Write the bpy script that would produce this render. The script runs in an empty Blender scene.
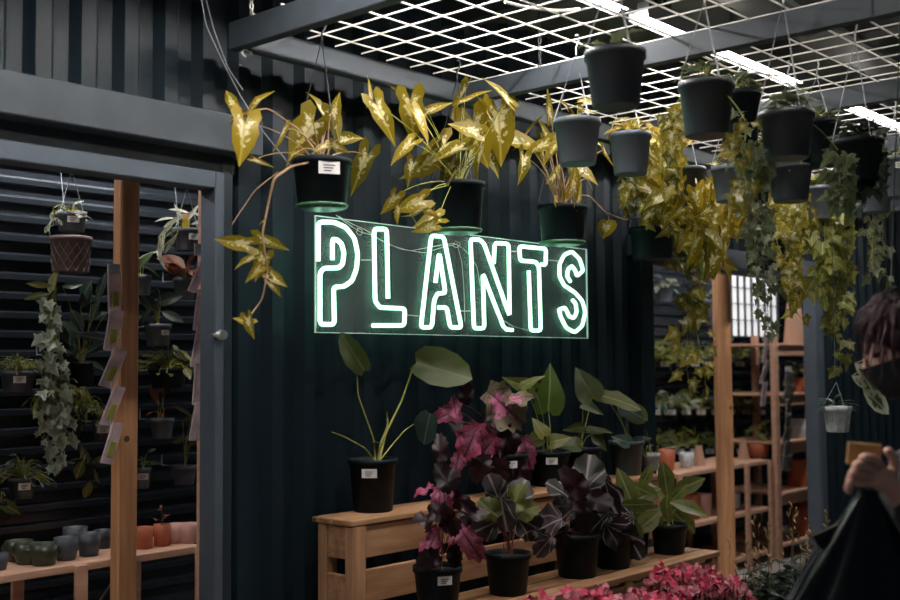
import bpy, math, random
from mathutils import Vector, Matrix
C = bpy.context.scene.collection
R = random.Random(7)
PI = math.pi
# ------------------------------------------------------------------ camera
F = 1125.0
CAM = Vector((0, 0, 1.55))
xa = Vector((1000, -57, F)).normalized()      # world X seen in (right, up, forward)
ya = Vector((-1270, -74, F)).normalized()
ya = (ya - xa * ya.dot(xa)).normalized()
za = Vector((xa.y*ya.z-xa.z*ya.y, xa.z*ya.x-xa.x*ya.z, xa.x*ya.y-xa.y*ya.x))
if za.y < 0: za = -za
RT = Vector((xa.x, ya.x, za.x)).normalized()
UP = Vector((xa.y, ya.y, za.y)).normalized()
FW = Vector((xa.z, ya.z, za.z)).normalized()
def ray(px, py):
    return FW + RT*((px-450)/F) + UP*((300-py)/F)
def at(px, py, Y=None, d=None, Z=None, X=None):
    r = ray(px, py)
    if Y is not None: return CAM + r*(Y/r.y)
    if Z is not None: return CAM + r*((Z-CAM.z)/r.z)
    if X is not None: return CAM + r*(X/r.x)
    return CAM + r*d
def dep(p): return (p-CAM).dot(FW)
cam = bpy.data.cameras.new('camera'); co = bpy.data.objects.new('camera', cam); C.objects.link(co)
cam.sensor_width = 36; cam.lens = F/900*36; cam.clip_end = 100
m = Matrix(((RT.x, UP.x, -FW.x, CAM.x), (RT.y, UP.y, -FW.y, CAM.y), (RT.z, UP.z, -FW.z, CAM.z), (0, 0, 0, 1)))
co.matrix_world = m
cam.dof.use_dof = True; cam.dof.focus_distance = 4.35; cam.dof.aperture_fstop = 2.2
bpy.context.scene.camera = co

# ------------------------------------------------------------------ materials
def mat(name, col, rough=.6, metal=0, noise=0, scale=8, spec=.5, bump=0, trans=0, stretch=None, col2=None, emit=None, estr=0):
    m = bpy.data.materials.new(name); m.use_nodes = True
    nt = m.node_tree; n = nt.nodes; l = nt.links
    b = n['Principled BSDF']
    b.inputs['Base Color'].default_value = (*col, 1); b.inputs['Roughness'].default_value = rough
    b.inputs['Metallic'].default_value = metal; b.inputs['Specular IOR Level'].default_value = spec
    if emit: b.inputs['Emission Color'].default_value = (*emit, 1); b.inputs['Emission Strength'].default_value = estr
    if noise or bump or col2:
        tc = n.new('ShaderNodeTexCoord'); mp = n.new('ShaderNodeMapping'); no = n.new('ShaderNodeTexNoise')
        if stretch: mp.inputs['Scale'].default_value = stretch
        no.inputs['Scale'].default_value = scale; no.inputs['Detail'].default_value = 4
        l.new(tc.outputs['Object'], mp.inputs[0]); l.new(mp.outputs[0], no.inputs[0])
        c2 = col2 or tuple(c*(1-noise) for c in col)
        rp = n.new('ShaderNodeValToRGB'); rp.color_ramp.elements[0].position = .32; rp.color_ramp.elements[1].position = .68
        rp.color_ramp.elements[0].color = (*c2, 1); rp.color_ramp.elements[1].color = (*col, 1)
        l.new(no.outputs[0], rp.inputs[0]); l.new(rp.outputs[0], b.inputs['Base Color'])
        if bump:
            bp = n.new('ShaderNodeBump'); bp.inputs['Strength'].default_value = bump; bp.inputs['Distance'].default_value = .01
            l.new(no.outputs[0], bp.inputs['Height']); l.new(bp.outputs[0], b.inputs['Normal'])
    if trans:
        t = n.new('ShaderNodeBsdfTransparent'); mx = n.new('ShaderNodeMixShader'); mx.inputs[0].default_value = trans
        l.new(b.outputs[0], mx.inputs[1]); l.new(t.outputs[0], mx.inputs[2]); l.new(mx.outputs[0], n['Material Output'].inputs[0])
    return m

def leafmat(name, c1, c2, vein, centre=None, vw=.035, nv=0, cedge=.55, rough=.45, transl=.35):
    """c1..c2 vary per leaf; vein along the midrib (nv radial side veins); centre = colour near the midrib."""
    m = bpy.data.materials.new(name); m.use_nodes = True
    nt = m.node_tree; n = nt.nodes; l = nt.links; b = n['Principled BSDF']
    b.inputs['Roughness'].default_value = rough
    def N(t, **k):
        x = n.new(t)
        for a, v in k.items(): setattr(x, a, v)
        return x
    def mth(op, a, bb=None, clamp=False):
        x = N('ShaderNodeMath', operation=op); x.use_clamp = clamp
        for i, v in enumerate((a, bb)):
            if v is None: continue
            if isinstance(v, (int, float)): x.inputs[i].default_value = v
            else: l.new(v, x.inputs[i])
        return x.outputs[0]
    def mix(f, a, bb):
        x = N('ShaderNodeMix', data_type='RGBA')
        if isinstance(f, (int, float)): x.inputs[0].default_value = f
        else: l.new(f, x.inputs[0])
        for i, v in ((6, a), (7, bb)):
            if isinstance(v, tuple): x.inputs[i].default_value = (*v, 1)
            else: l.new(v, x.inputs[i])
        return x.outputs[2]
    uv = N('ShaderNodeUVMap', uv_map='UVMap'); rn = N('ShaderNodeUVMap', uv_map='rnd')
    s = N('ShaderNodeSeparateXYZ'); l.new(uv.outputs[0], s.inputs[0])
    r = N('ShaderNodeSeparateXYZ'); l.new(rn.outputs[0], r.inputs[0])
    u, v = s.outputs[0], mth('ABSOLUTE', s.outputs[1])
    col = mix(r.outputs[0], c1, c2)
    no = N('ShaderNodeTexNoise'); no.inputs['Scale'].default_value = 9; l.new(uv.outputs[0], no.inputs[0])
    if centre:
        f = mth('ADD', r.outputs[1], mth('MULTIPLY', mth('SUBTRACT', no.outputs[0], .5), 1.3))
        f = mth('MULTIPLY', mth('SUBTRACT', f, cedge), 6, True)
        col = mix(f, centre, col)
    vv = mth('SUBTRACT', 1, mth('DIVIDE', v, vw), True)
    if nv:
        ang = mth('ARCTAN2', s.outputs[1], mth('ADD', u, .0))
        w = mth('ABSOLUTE', mth('SINE', mth('MULTIPLY', ang, nv)))
        w = mth('SUBTRACT', 1, mth('MULTIPLY', w, 2.6), True)
        vv = mth('MAXIMUM', vv, w)
    col = mix(vv, col, vein)
    l.new(col, b.inputs['Base Color'])
    t = N('ShaderNodeBsdfTranslucent'); l.new(col, t.inputs[0])
    mx = N('ShaderNodeMixShader'); mx.inputs[0].default_value = transl
    l.new(b.outputs[0], mx.inputs[1]); l.new(t.outputs[0], mx.inputs[2]); l.new(mx.outputs[0], n['Material Output'].inputs[0])
    return m

M = {}
M['container'] = mat('container', (.009, .018, .026), .42, spec=.2, noise=.35, scale=3, stretch=(1, 1, .25), bump=.08)
M['beam'] = mat('beam', (.055, .068, .082), .55, spec=.3, noise=.35, scale=6, bump=.1)
M['frame_alu'] = mat('frame_alu', (.09, .115, .145), .38, metal=.3, noise=.15)
M['frame_dark'] = mat('frame_dark', (.025, .035, .045), .4, metal=.3)
M['rib'] = mat('rib', (.05, .062, .078), .2, metal=.45, noise=.3, scale=2)
M['ceil'] = mat('ceil', (.09, .10, .075), .8, noise=.3, scale=3, col2=(.03, .045, .04))
M['ceil_in'] = mat('ceil_in', (.03, .035, .04), .8)
M['floor'] = mat('floor', (.38, .34, .32), .6, noise=.35, scale=4)
M['wire'] = mat('wire', (.8, .76, .74), .45)
M['dark'] = mat('dark', (.012, .016, .018), .6)
M['steel'] = mat('steel', (.6, .6, .58), .3, metal=.9)
M['cream'] = mat('cream', (.75, .73, .68), .5)
M['blackwire'] = mat('blackwire', (.03, .035, .04), .5)
M['greywire'] = mat('greywire', (.28, .3, .33), .5)
M['post'] = mat('post', (.60, .31, .15), .6, col2=(.42, .19, .085), scale=5, stretch=(9, 9, .7), bump=.15)
M['pale_wood'] = mat('pale_wood', (.66, .40, .28), .6, col2=(.52, .29, .19), scale=5, stretch=(1, 6, 6), bump=.08)
M['crate'] = mat('crate', (.46, .25, .13), .62, col2=(.26, .125, .06), scale=4, stretch=(1, 9, 9), bump=.2)
M['crate_end'] = mat('crate_end', (.50, .28, .15), .62, col2=(.3, .15, .075), scale=4, stretch=(9, 9, .8), bump=.2)
M['potblack'] = mat('potblack', (.005, .010, .013), .5, spec=.15)
M['potgrey'] = mat('potgrey', (.10, .12, .145), .5, noise=.2, scale=6)
M['potmid'] = mat('potmid', (.028, .038, .048), .42)
M['pot_teal'] = mat('pot_teal', (.03, .055, .055), .4)
M['tray_neon_tint'] = mat('tray_neon_tint', (.05, .16, .08), .35)  # green neon light on the drip trays is put into this colour
M['soil'] = mat('soil', (.03, .022, .016), .95, bump=.6, scale=60)
M['label'] = mat('label', (.68, .66, .66), .5)
M['ink'] = mat('ink', (.04, .04, .05), .6)
M['pinktag'] = mat('pinktag', (.7, .35, .25), .5)
M['yellowtag'] = mat('yellowtag', (.75, .55, .05), .5)
M['terra'] = mat('terra', (.50, .13, .055), .6, noise=.2)
M['pinkpot'] = mat('pinkpot', (.55, .31, .27), .5)
M['whitepot'] = mat('whitepot', (.62, .66, .68), .4, noise=.4, scale=40)
M['greenpot'] = mat('greenpot', (.042, .052, .030), .35, noise=.3, scale=12)
M['bluepot'] = mat('bluepot', (.055, .066, .085), .45, noise=.3, scale=10)
M['brownpot'] = mat('brownpot', (.13, .095, .09), .45)
M['stem'] = mat('stem', (.30, .30, .06), .5)
M['stembrown'] = mat('stembrown', (.33, .20, .10), .5)
M['stemdark'] = mat('stemdark', (.07, .05, .035), .6)
M['stemred'] = mat('stemred', (.22, .06, .05), .5)
M['plastic'] = mat('plastic', (.78, .62, .68), .18, trans=.4, noise=.4, scale=14)
M['silver'] = mat('silver', (.62, .62, .55), .25, metal=.4, trans=.2, noise=.6, scale=20)
M['seed'] = mat('seed', (.35, .36, .06), .6)
M['bag'] = mat('bag', (.006, .009, .010), .25)
M['coat'] = mat('coat', (.010, .014, .017), .75)
M['mask'] = mat('mask', (.008, .009, .011), .8)
M['hair'] = mat('hair', (.05, .009, .02), .4, col2=(.012, .005, .009), scale=12, stretch=(1, 1, .3))
M['skin'] = mat('skin', (.68, .40, .33), .5, noise=.12, scale=10)
M['eye'] = mat('eye', (.02, .015, .01), .2)
M['tan'] = mat('tan', (.38, .22, .09), .6)
M['paper'] = mat('paper', (.5, .3, .2), .7)
M['trousers'] = mat('trousers', (.012, .015, .02), .8)
M['shoe'] = mat('shoe', (.02, .02, .02), .5)
# leaves
M['l_syn'] = leafmat('leaf_syngonium', (.31, .215, .008), (.15, .12, .006), (.5, .4, .08), centre=(.70, .62, .36), cedge=.33, rough=.32)
M['l_poth'] = leafmat('leaf_pothos', (.28, .22, .014), (.09, .09, .015), (.42, .38, .12), centre=(.50, .46, .26), cedge=.28, rough=.3)  # pale centre puts white highlights into the leaf colour
M['l_ivy'] = leafmat('leaf_ivy', (.30, .28, .055), (.14, .15, .03), (.5, .5, .25), centre=(.18, .19, .04), cedge=.75)
M['l_ivydull'] = leafmat('leaf_ivy_dull', (.17, .2, .09), (.08, .10, .05), (.22, .26, .14), centre=(.08, .1, .05), cedge=.75)
M['l_green'] = leafmat('leaf_green', (.055, .09, .018), (.03, .055, .014), (.16, .2, .06))
M['l_bright'] = leafmat('leaf_bright', (.085, .15, .02), (.06, .10, .018), (.25, .33, .1))
M['l_dark'] = leafmat('leaf_dark', (.03, .05, .03), (.02, .035, .022), (.08, .1, .08), nv=3)
M['l_blue'] = leafmat('leaf_bluegreen', (.07, .11, .085), (.035, .065, .055), (.2, .26, .2), rough=.3)
M['l_olive'] = leafmat('leaf_olive', (.15, .15, .03), (.07, .085, .022), (.3, .3, .1))
M['l_alo'] = leafmat('leaf_alocasia', (.060, .075, .014), (.04, .055, .016), (.12, .13, .04))
M['l_pink'] = leafmat('leaf_begonia_pink', (.48, .07, .17), (.38, .09, .16), (.08, .015, .03), centre=(.66, .22, .38), cedge=.5, nv=4, vw=.02)
M['l_pinkg'] = leafmat('leaf_begonia_pink_olive', (.19, .15, .09), (.16, .14, .08), (.10, .02, .04), centre=(.68, .2, .36), cedge=.42, nv=4, vw=.02)
M['l_red'] = leafmat('leaf_begonia_wine', (.035, .007, .013), (.018, .006, .009), (.008, .003, .005), nv=4)
M['l_rex'] = leafmat('leaf_begonia_silver', (.06, .04, .047), (.025, .028, .024), (.36, .28, .30), nv=5, vw=.04)
M['l_rexs'] = leafmat('leaf_begonia_striped', (.02, .014, .018), (.015, .015, .016), (.5, .38, .44), nv=5, vw=.012)
M['l_pep'] = leafmat('leaf_peperomia', (.17, .18, .04), (.09, .11, .025), (.28, .28, .1), centre=(.06, .085, .025), cedge=.35)
M['l_pale'] = leafmat('leaf_pale', (.42, .45, .36), (.30, .34, .27), (.2, .26, .16), centre=(.25, .3, .2), cedge=.4)
M['l_var'] = leafmat('leaf_variegated', (.55, .56, .45), (.45, .48, .36), (.6, .6, .5), centre=(.10, .15, .06), cedge=.5)
M['l_fern'] = leafmat('leaf_fern', (.20, .21, .045), (.12, .15, .04), (.2, .2, .08))
M['l_redleaf'] = leafmat('leaf_rust', (.25, .06, .03), (.16, .06, .03), (.3, .1, .06))
M['p_hot'] = leafmat('petal_hot_pink', (.62, .03, .10), (.75, .07, .17), (.8, .2, .3), transl=.25)
M['p_pale'] = leafmat('petal_pale_pink', (.62, .20, .26), (.55, .13, .19), (.7, .4, .4), transl=.25)
M['p_wine'] = leafmat('petal_wine', (.20, .02, .04), (.3, .04, .06), (.3, .05, .08), transl=.2)

# ------------------------------------------------------------------ mesh building
OFF = {}
class MB:
    def __init__(s): s.v = []; s.f = []; s.uv = []; s.mi = []; s.sm = []
    def face(s, idx, uv=None, mi=0, sm=False):
        s.f.append(idx); s.uv.append(uv); s.mi.append(mi); s.sm.append(sm)
    def box(s, c, size, mi=0, rot=None, bev=0):
        c = Vector(c); h = Vector(size)/2; b0 = len(s.v)
        if bev:
            k = min(bev, min(h)*.6)
            P = []
            for sx in (-1, 1):
                for sy in (-1, 1):
                    for sz in (-1, 1):
                        for ax in range(3):
                            p = [sx*(h.x-k), sy*(h.y-k), sz*(h.z-k)]
                            p[ax] = (sx, sy, sz)[ax]*h[ax]; P.append(Vector(p))
            for p in P: s.v.append(c + (rot @ p if rot else p))
            def ix(sx, sy, sz, ax): return b0 + (((sx > 0)*2+(sy > 0))*2+(sz > 0))*3+ax
            def add(pts):
                a, b, cc = s.v[pts[0]], s.v[pts[1]], s.v[pts[2]]
                nn = (b-a).cross(cc-a); mid = sum((s.v[i] for i in pts), Vector())/len(pts)
                s.face(pts if nn.dot(mid-c) > 0 else pts[::-1], mi=mi)
            for ax in range(3):
                o1, o2 = [q for q in range(3) if q != ax]
                for sg in (-1, 1):
                    q = []
                    for a, b in ((-1, -1), (1, -1), (1, 1), (-1, 1)):
                        t = [0, 0, 0]; t[ax] = sg; t[o1] = a; t[o2] = b; q.append(ix(*t, ax))
                    add(q)
                for a in (-1, 1):
                    for b in (-1, 1):
                        t1 = [0, 0, 0]; t1[o1] = a; t1[o2] = b; t2 = t1[:]; t1[ax] = -1; t2[ax] = 1
                        add([ix(*t1, o1), ix(*t2, o1), ix(*t2, o2), ix(*t1, o2)])
            for sx in (-1, 1):
                for sy in (-1, 1):
                    for sz in (-1, 1): add([ix(sx, sy, sz, 0), ix(sx, sy, sz, 1), ix(sx, sy, sz, 2)])
            return s
        for sx in (-1, 1):
            for sy in (-1, 1):
                for sz in (-1, 1):
                    p = Vector((sx*h.x, sy*h.y, sz*h.z)); s.v.append(c + (rot @ p if rot else p))
        for q in ((0, 1, 3, 2), (4, 6, 7, 5), (0, 4, 5, 1), (2, 3, 7, 6), (0, 2, 6, 4), (1, 5, 7, 3)):
            s.face([b0+i for i in q], mi=mi)
        return s
    def rng(s, x0, x1, y0, y1, z0, z1, mi=0, bev=0):
        return s.box(((x0+x1)/2, (y0+y1)/2, (z0+z1)/2), (abs(x1-x0), abs(y1-y0), abs(z1-z0)), mi, None, bev)
    def tube(s, pts, r0, r1=None, n=6, mi=0, closed=False):
        pts = [Vector(p) for p in pts]; r1 = r0 if r1 is None else r1; L = len(pts); b0 = len(s.v); up = None
        for i, p in enumerate(pts):
            if closed: t = pts[(i+1) % L]-pts[i-1]
            else: t = (pts[min(i+1, L-1)]-pts[max(i-1, 0)])
            t = t.normalized() if t.length > 1e-9 else Vector((0, 0, 1))
            if up is None: up = Vector((0, 0, 1)) if abs(t.z) < .9 else Vector((1, 0, 0))
            a = t.cross(up).normalized() if t.cross(up).length > 1e-6 else t.orthogonal().normalized()
            up = a.cross(t)
            r = r0 + (r1-r0)*i/max(1, L-1)
            for k in range(n):
                g = 2*PI*k/n; s.v.append(p + (a*math.cos(g)+up*math.sin(g))*r)
        for i in range(L if closed else L-1):
            j = (i+1) % L
            for k in range(n):
                k2 = (k+1) % n; s.face([b0+i*n+k, b0+i*n+k2, b0+j*n+k2, b0+j*n+k], mi=mi, sm=True)
        if not closed:
            s.face([b0+k for k in range(n)], mi=mi); s.face([b0+(L-1)*n+k for k in range(n)][::-1], mi=mi)
        return s
    def lathe(s, c, prof, n=28, mi=0, flute=0, nf=0):
        c = Vector(c); b0 = len(s.v); L = len(prof)
        for (r, z) in prof:
            for k in range(n):
                g = 2*PI*k/n; rr = r*(1+flute*math.cos(nf*g)) if nf else r
                s.v.append(c + Vector((rr*math.cos(g), rr*math.sin(g), z)))
        for i in range(L-1):
            for k in range(n):
                k2 = (k+1) % n; s.face([b0+i*n+k, b0+i*n+k2, b0+(i+1)*n+k2, b0+(i+1)*n+k], mi=mi, sm=True)
        s.face([b0+k for k in range(n)][::-1], mi=mi); s.face([b0+(L-1)*n+k for k in range(n)], mi=mi)
        return s
    def leaf(s, pos, d, nrm, L, shape, W=1.0, curl=.25, fold=.25, mi=0, rnd=None, wave=0.0):
        d = d.normalized(); side = d.cross(nrm)
        if side.length < 1e-5: side = d.orthogonal()
        side.normalize(); up = side.cross(d).normalized()
        out, cx = SH[shape]; rnd = R.random() if rnd is None else rnd
        b0 = len(s.v); N = len(out)
        def P(x, y):
            z = -curl*x*abs(x) + fold*abs(y)*W + wave*math.sin(9*x+rnd*6)*abs(y)
            return pos + (d*x + side*(y*W) + up*z)*L
        s.v.append(P(cx, 0))
        for t in (.5, 1):
            for (x, y) in out: s.v.append(P(cx+(x-cx)*t, y*t))
        uvs = [(cx, 0, 0)] + [(cx+(x-cx)*t, y*t, t) for t in (.5, 1) for (x, y) in out]
        for k in range(N):
            k2 = (k+1) % N
            for q in ([0, 1+k, 1+k2], [1+k, 1+N+k, 1+N+k2, 1+k2]):
                s.face([b0+i for i in q], [(uvs[i][0], uvs[i][1], rnd, uvs[i][2]) for i in q], mi, True)
        return s
    def build(s, name, mats, parent=None, label=None):
        off = OFF.get(parent.name, Vector()) if parent else Vector()
        me = bpy.data.meshes.new(name)
        me.from_pydata([tuple(v-off) for v in s.v], [], s.f)
        for x in (mats if isinstance(mats, (list, tuple)) else [mats]): me.materials.append(M[x])
        me.polygons.foreach_set('material_index', s.mi)
        me.polygons.foreach_set('use_smooth', s.sm)
        if any(u for u in s.uv):
            a = me.uv_layers.new(name='UVMap'); b = me.uv_layers.new(name='rnd')
            A = []; B = []
            for f, u in zip(s.f, s.uv):
                for i in range(len(f)):
                    q = u[i] if u else (0, .3, .5, 1)
                    A += [q[0], q[1]]; B += [q[2], q[3]]
            a.data.foreach_set('uv', A); b.data.foreach_set('uv', B)
        me.update()
        o = bpy.data.objects.new(name, me); C.objects.link(o)
        if parent: o.parent = parent; OFF[o.name] = off
        else: OFF[o.name] = Vector()
        if label: o['label'] = label
        return o

def mir(h): return h + [(x, -y) for (x, y) in h[::-1] if abs(y) > 1e-6]
def teeth(n, rx, ry, cx, dep, asym=0, tip=0):
    o = []
    for i in range(n):
        a = PI - 2*PI*i/n
        r = 1 if i % 2 == 0 else 1-dep
        x = cx+rx*r*math.cos(a)*(1+tip*max(0, math.cos(a))**3); y = ry*r*math.sin(a)*(1+asym*math.sin(a))
        if abs(a-PI) < .01: x = 0
        o.append((x, y))
    return o
SH = {
 'syn': (mir([(.0, 0), (-.30, .10), (-.38, .27), (-.18, .36), (.02, .27), (.22, .31), (.5, .25), (.8, .10), (1, 0)]), .12),
 'heart': (mir([(0, 0), (-.12, .14), (-.1, .32), (.1, .43), (.35, .40), (.65, .25), (.88, .09), (1, 0)]), .3),
 'ivy': (mir([(0, 0), (-.16, .18), (-.12, .40), (.12, .34), (.34, .60), (.46, .28), (.72, .17), (1, 0)]), .25),
 'ell': (mir([(0, 0), (.12, .10), (.32, .20), (.58, .22), (.82, .13), (1, 0)]), .5),
 'long': (mir([(0, 0), (.12, .05), (.4, .09), (.7, .075), (1, 0)]), .45),
 'round': (mir([(.02, 0), (-.05, .2), (.08, .38), (.35, .48), (.65, .42), (.88, .25), (1, 0)]), .45),
 'beg': (teeth(26, .56, .46, .42, .16, .14, .25), .3),
 'rex': (teeth(22, .54, .50, .42, .08, .10, .12), .3),
 'petal': (mir([(0, 0), (.3, .2), (.7, .3), (1, .12)]) , .5),
 'maple': (mir([(0, 0), (-.15, .25), (.05, .28), (.15, .6), (.35, .3), (.62, .42), (.65, .16), (1, 0)]), .3),
}
def tag(o, label=None, cat=None, group=None, kind=None):
    if label: o['label'] = label
    if cat: o['category'] = cat
    if group: o['group'] = group
    if kind: o['kind'] = kind
    return o
def thing(name, label, cat, loc, group=None):
    o = bpy.data.objects.new(name, None); C.objects.link(o); o.location = loc; o.empty_display_size = .05
    OFF[o.name] = Vector(loc)
    return tag(o, label, cat, group)
def struct(name, mb, mats, parent=None):
    o = mb.build(name, mats, parent)
    if not parent: o['kind'] = 'structure'
    return o
def idir(ang, away=0):
    a = math.radians(ang); return (RT*math.cos(a) + UP*math.sin(a) + FW*away).normalized()
def jit(v, k): return v + Vector((R.uniform(-k, k), R.uniform(-k, k), R.uniform(-k, k)))
def bez(a, b, c, n=8):
    return [a*(1-t)**2 + b*2*t*(1-t) + c*t*t for t in [i/n for i in range(n+1)]]

# ------------------------------------------------------------------ SETTING
ZT = 3.08; YW = 3.10
def corr(mb, x0, x1, z0, z1, y=YW, per=.15, dp=.034, mi=0):
    # vertical trapezoid ribs
    pts = []; x = x0; prof = [(0, 0), (.05, 0), (.075, dp), (.125, dp)]
    base = math.floor(x0/per)*per; X = []
    k = 0
    while base+k*per < x1+per:
        for (a, d) in prof: X.append((base+k*per+a, d))
        k += 1
    X = [p for p in X if x0 <= p[0] <= x1]
    def dd(x):
        a = (x-base) % per
        if a < .05: return 0
        if a < .075: return (a-.05)/.025*dp
        if a < .125: return dp
        return dp*(1-(a-.125)/.025)
    X = [(x0, dd(x0))] + X + [(x1, dd(x1))]
    b0 = len(mb.v)
    for (a, d) in X:
        mb.v += [Vector((a, y+d, z0)), Vector((a, y+d, z1)), Vector((a, y+.09, z0)), Vector((a, y+.09, z1))]
    for i in range(len(X)-1):
        p = b0+i*4; q = p+4
        mb.face([p, q, q+1, p+1]); mb.face([p+2, p+3, q+3, q+2]); mb.face([p+1, q+1, q+3, p+3]); mb.face([p, p+2, q+2, q])
    for p in (b0, b0+(len(X)-1)*4): mb.face([p, p+1, p+3, p+2])
w = MB()
corr(w, -1.5, 2.35, 2.38, ZT); corr(w, 2.35, 4.92, 0, ZT); corr(w, 4.92, 7.16, 2.2, ZT); corr(w, 7.16, 11.0, 0, ZT)
corr(w, -1.5, -.6, 0, 2.38)
struct('wall_front', w, 'container')
struct('floor', MB().rng(-6, 12, -4, 5.2, -.1, 0), 'floor')
# interior back wall: horizontal ribs
w = MB(); b0 = len(w.v); zz = 0; prof = []
while zz < 2.85:
    prof += [(zz, 0), (zz+.038, 0), (zz+.050, -.026), (zz+.073, -.026)]; zz += .086
for (z, d) in prof: w.v += [Vector((-1.5, 4.78+d, z)), Vector((11, 4.78+d, z))]
for i in range(len(prof)-1): w.face([b0+2*i, b0+2*i+1, b0+2*i+3, b0+2*i+2])
w.rng(-1.5, 11, 4.80, 4.88, 0, 2.85)
struct('wall_back', w, 'rib')
struct('wall_left', MB().rng(-1.58, -1.5, 3.19, 4.88, 0, 2.85), 'rib')
struct('wall_right', MB().rng(11, 11.08, -2, 4.88, 0, ZT), 'container')
w = MB(); w.rng(-1.5, 11, 3.19, 4.88, 2.85, 2.92)
struct('ceiling_inside', w, 'ceil_in')
# outdoor canopy roof with joists
w = MB(); w.rng(-2, 11, -1.2, YW+.09, ZT, ZT+.05)
struct('ceiling', w, 'ceil')
for i, x in enumerate((-.6, .9, 2.35, 3.45, 4.75, 6.05, 7.4, 8.8)):
    struct('trim_%d' % (i+1), MB().rng(x, x+.09, -1.2, YW-.002, ZT-.12, ZT-.001), 'dark')
struct('trim_9', MB().rng(-2, 10.9, 1.86, 2.05, 2.94, ZT-.121), 'dark')
# header above the left opening, second header above the right opening
w = MB(); w.rng(-1.5, 2.42, YW-.11, YW+.05, 2.26, 2.385, bev=.004); w.rng(-1.5, 2.36, YW-.03, YW+.06, 2.20, 2.26)
struct('trim_10', w, 'beam')
struct('trim_11', MB().rng(4.86, 7.2, YW-.03, YW+.08, 2.1, 2.2), 'beam')
# sliding door frame
o = tag(thing('door_1', None, None, (0, YW, 0)), kind='structure')
MB().rng(-1.5, 2.262, YW-.055, YW+.02, 2.14, 2.198, bev=.004).build('top_rail', 'frame_alu', o)
MB().rng(-1.5, 2.262, YW+.021, YW+.08, 2.15, 2.198, bev=.004).build('inner_rail', 'frame_dark', o)
j = MB().rng(2.263, 2.30, YW-.055, YW+.03, 0, 2.198, bev=.004).build('jamb', 'frame_alu', o)
j = MB().rng(2.303, 2.35, YW-.035, YW+.03, 0, 2.25, bev=.004).build('outer_jamb', 'frame_dark', o)
p = at(219, 335, Y=YW-.06)
h = MB(); h.v = []; 
h.tube([p+Vector((0, .03, 0)), p+Vector((0, -.01, 0))], .012, .012, 12)
h.tube([p+Vector((0, -.01, 0)), p+Vector((0, -.014, 0)), p+Vector((0, -.022, 0)), p+Vector((0, -.026, 0))], .018, .016, 16)
h.tube([p+Vector((-.032, .0, -.002)), p+Vector((-.01, .0, 0))], .006, .006, 8)
h.build('door_handle', 'steel', o)
o = tag(thing('door_2', None, None, (5, YW, 0)), kind='structure')
MB().rng(4.90, 5.02, YW-.05, YW+.05, 0, 2.15, bev=.004).build('jamb', 'container', o)
j = MB(); j.rng(7.00, 7.05, YW-.05, YW+.04, 0, 2.12, bev=.004); j.rng(7.06, 7.16, YW-.03, YW+.05, 0, 2.12, bev=.004); j.rng(7.012, 7.018, YW-.056, YW-.05, 0, 2.12)
j.build('jamb', 'frame_alu', o)
MB().rng(5.02, 7.0, YW-.03, YW+.03, 2.06, 2.10).build('top_rail', 'frame_dark', o)

# self-lit gridded panel standing in for an unidentified white object inside
M['glow_sheet'] = mat('glow_sheet', (.6, .62, .62), .3, emit=(.95, .93, .95), estr=.85)
x0 = at(722, 250, Y=4.72).x; x1 = at(775, 250, Y=4.72).x
o = tag(thing('glow_panel_1', None, None, ((x0+x1)/2, 4.72, 1.9)), kind='structure')
MB().rng(x0, x1, 4.725, 4.735, 1.78, 2.5).build('glow_sheet', 'glow_sheet', o)
g = MB()
for k in range(9):
    x = x0+(x1-x0)*k/8; g.rng(x-.005, x+.005, 4.70, 4.724, 1.78, 2.5)
for k in range(6):
    z = 1.78+.72*k/5; g.rng(x0, x1, 4.69, 4.70, z-.005, z+.005)
g.build('grid_bar', 'blackwire', o)

# timber posts inside
def post(px, Y, wx, wy, label, rnd=False, z1=2.84, mt='post'):
    p = at(px, 330, Y=Y); c = Vector((p.x, Y, 0)); b = MB()
    if rnd:
        prof = [(wx/2*(1+.03*math.sin(k*1.3)), z1*k/24) for k in range(25)]
        b.lathe(c, prof, 20)
    else: b.rng(c.x-wx/2, c.x+wx/2, Y-wy/2, Y+wy/2, 0, z1, bev=.006)
    b.tube([Vector((c.x-wx*.1, Y-wy/2+.002, 1.27)), Vector((c.x-wx*.1, Y-wy/2-.0015, 1.27))], .014, .012, 10, mi=1)
    return tag(b.build('timber_post', [mt, 'stemdark']), label, 'post')
post(125.5, 3.9, .085, .06, 'square knotty timber post standing in the left doorway beside the seed packets')
post(722, 3.4, .11, .11, 'round peeled log post standing behind the pink flowers in the right doorway', True)
post(203.5, 3.75, .03, .05, 'thin pale timber upright against the left door jamb', mt='pale_wood')

# ------------------------------------------------------------------ overhead grid
BY = 2.88; GX = [2.24, 3.335, 4.44, 5.55, 6.66, 7.77]; ZB = 2.575
posn = ['at the free corner above the left doorway', 'second from the chained corner', 'third from the chained corner', 'fourth from the chained corner', 'fifth from the chained corner', 'at the far end above the person']
for i, x in enumerate(GX):
    z1 = ZB+.09 if i == 0 else ZB+.08
    tag(MB().rng(x-.02, x+.02, .3, BY+.045 if i == 0 else BY-.0215, ZB, z1, bev=.003).build('grid_crossbeam', 'beam'),
        'dark grey overhead crossbeam '+posn[i], 'beam', 'crossbeams carrying the wire grid')
tag(MB().rng(GX[0]+.021, GX[-1]+.02, BY-.02, BY+.02, ZB-.002, ZB+.078, bev=.003).build('grid_edge_beam', 'beam'), 'long dark grey beam running along the container wall above the sign', 'beam')
tag(MB().rng(GX[0]-.02, GX[-1]+.02, .259, .299, ZB, ZB+.08, bev=.003).build('grid_edge_beam', 'beam'), 'dark grey beam closing the wire grid on the viewer side', 'beam')
pn = ['over the left end of the sign', 'over the right end of the sign', 'over the second row of grey pots', 'over the ivy baskets', 'over the person']
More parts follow.
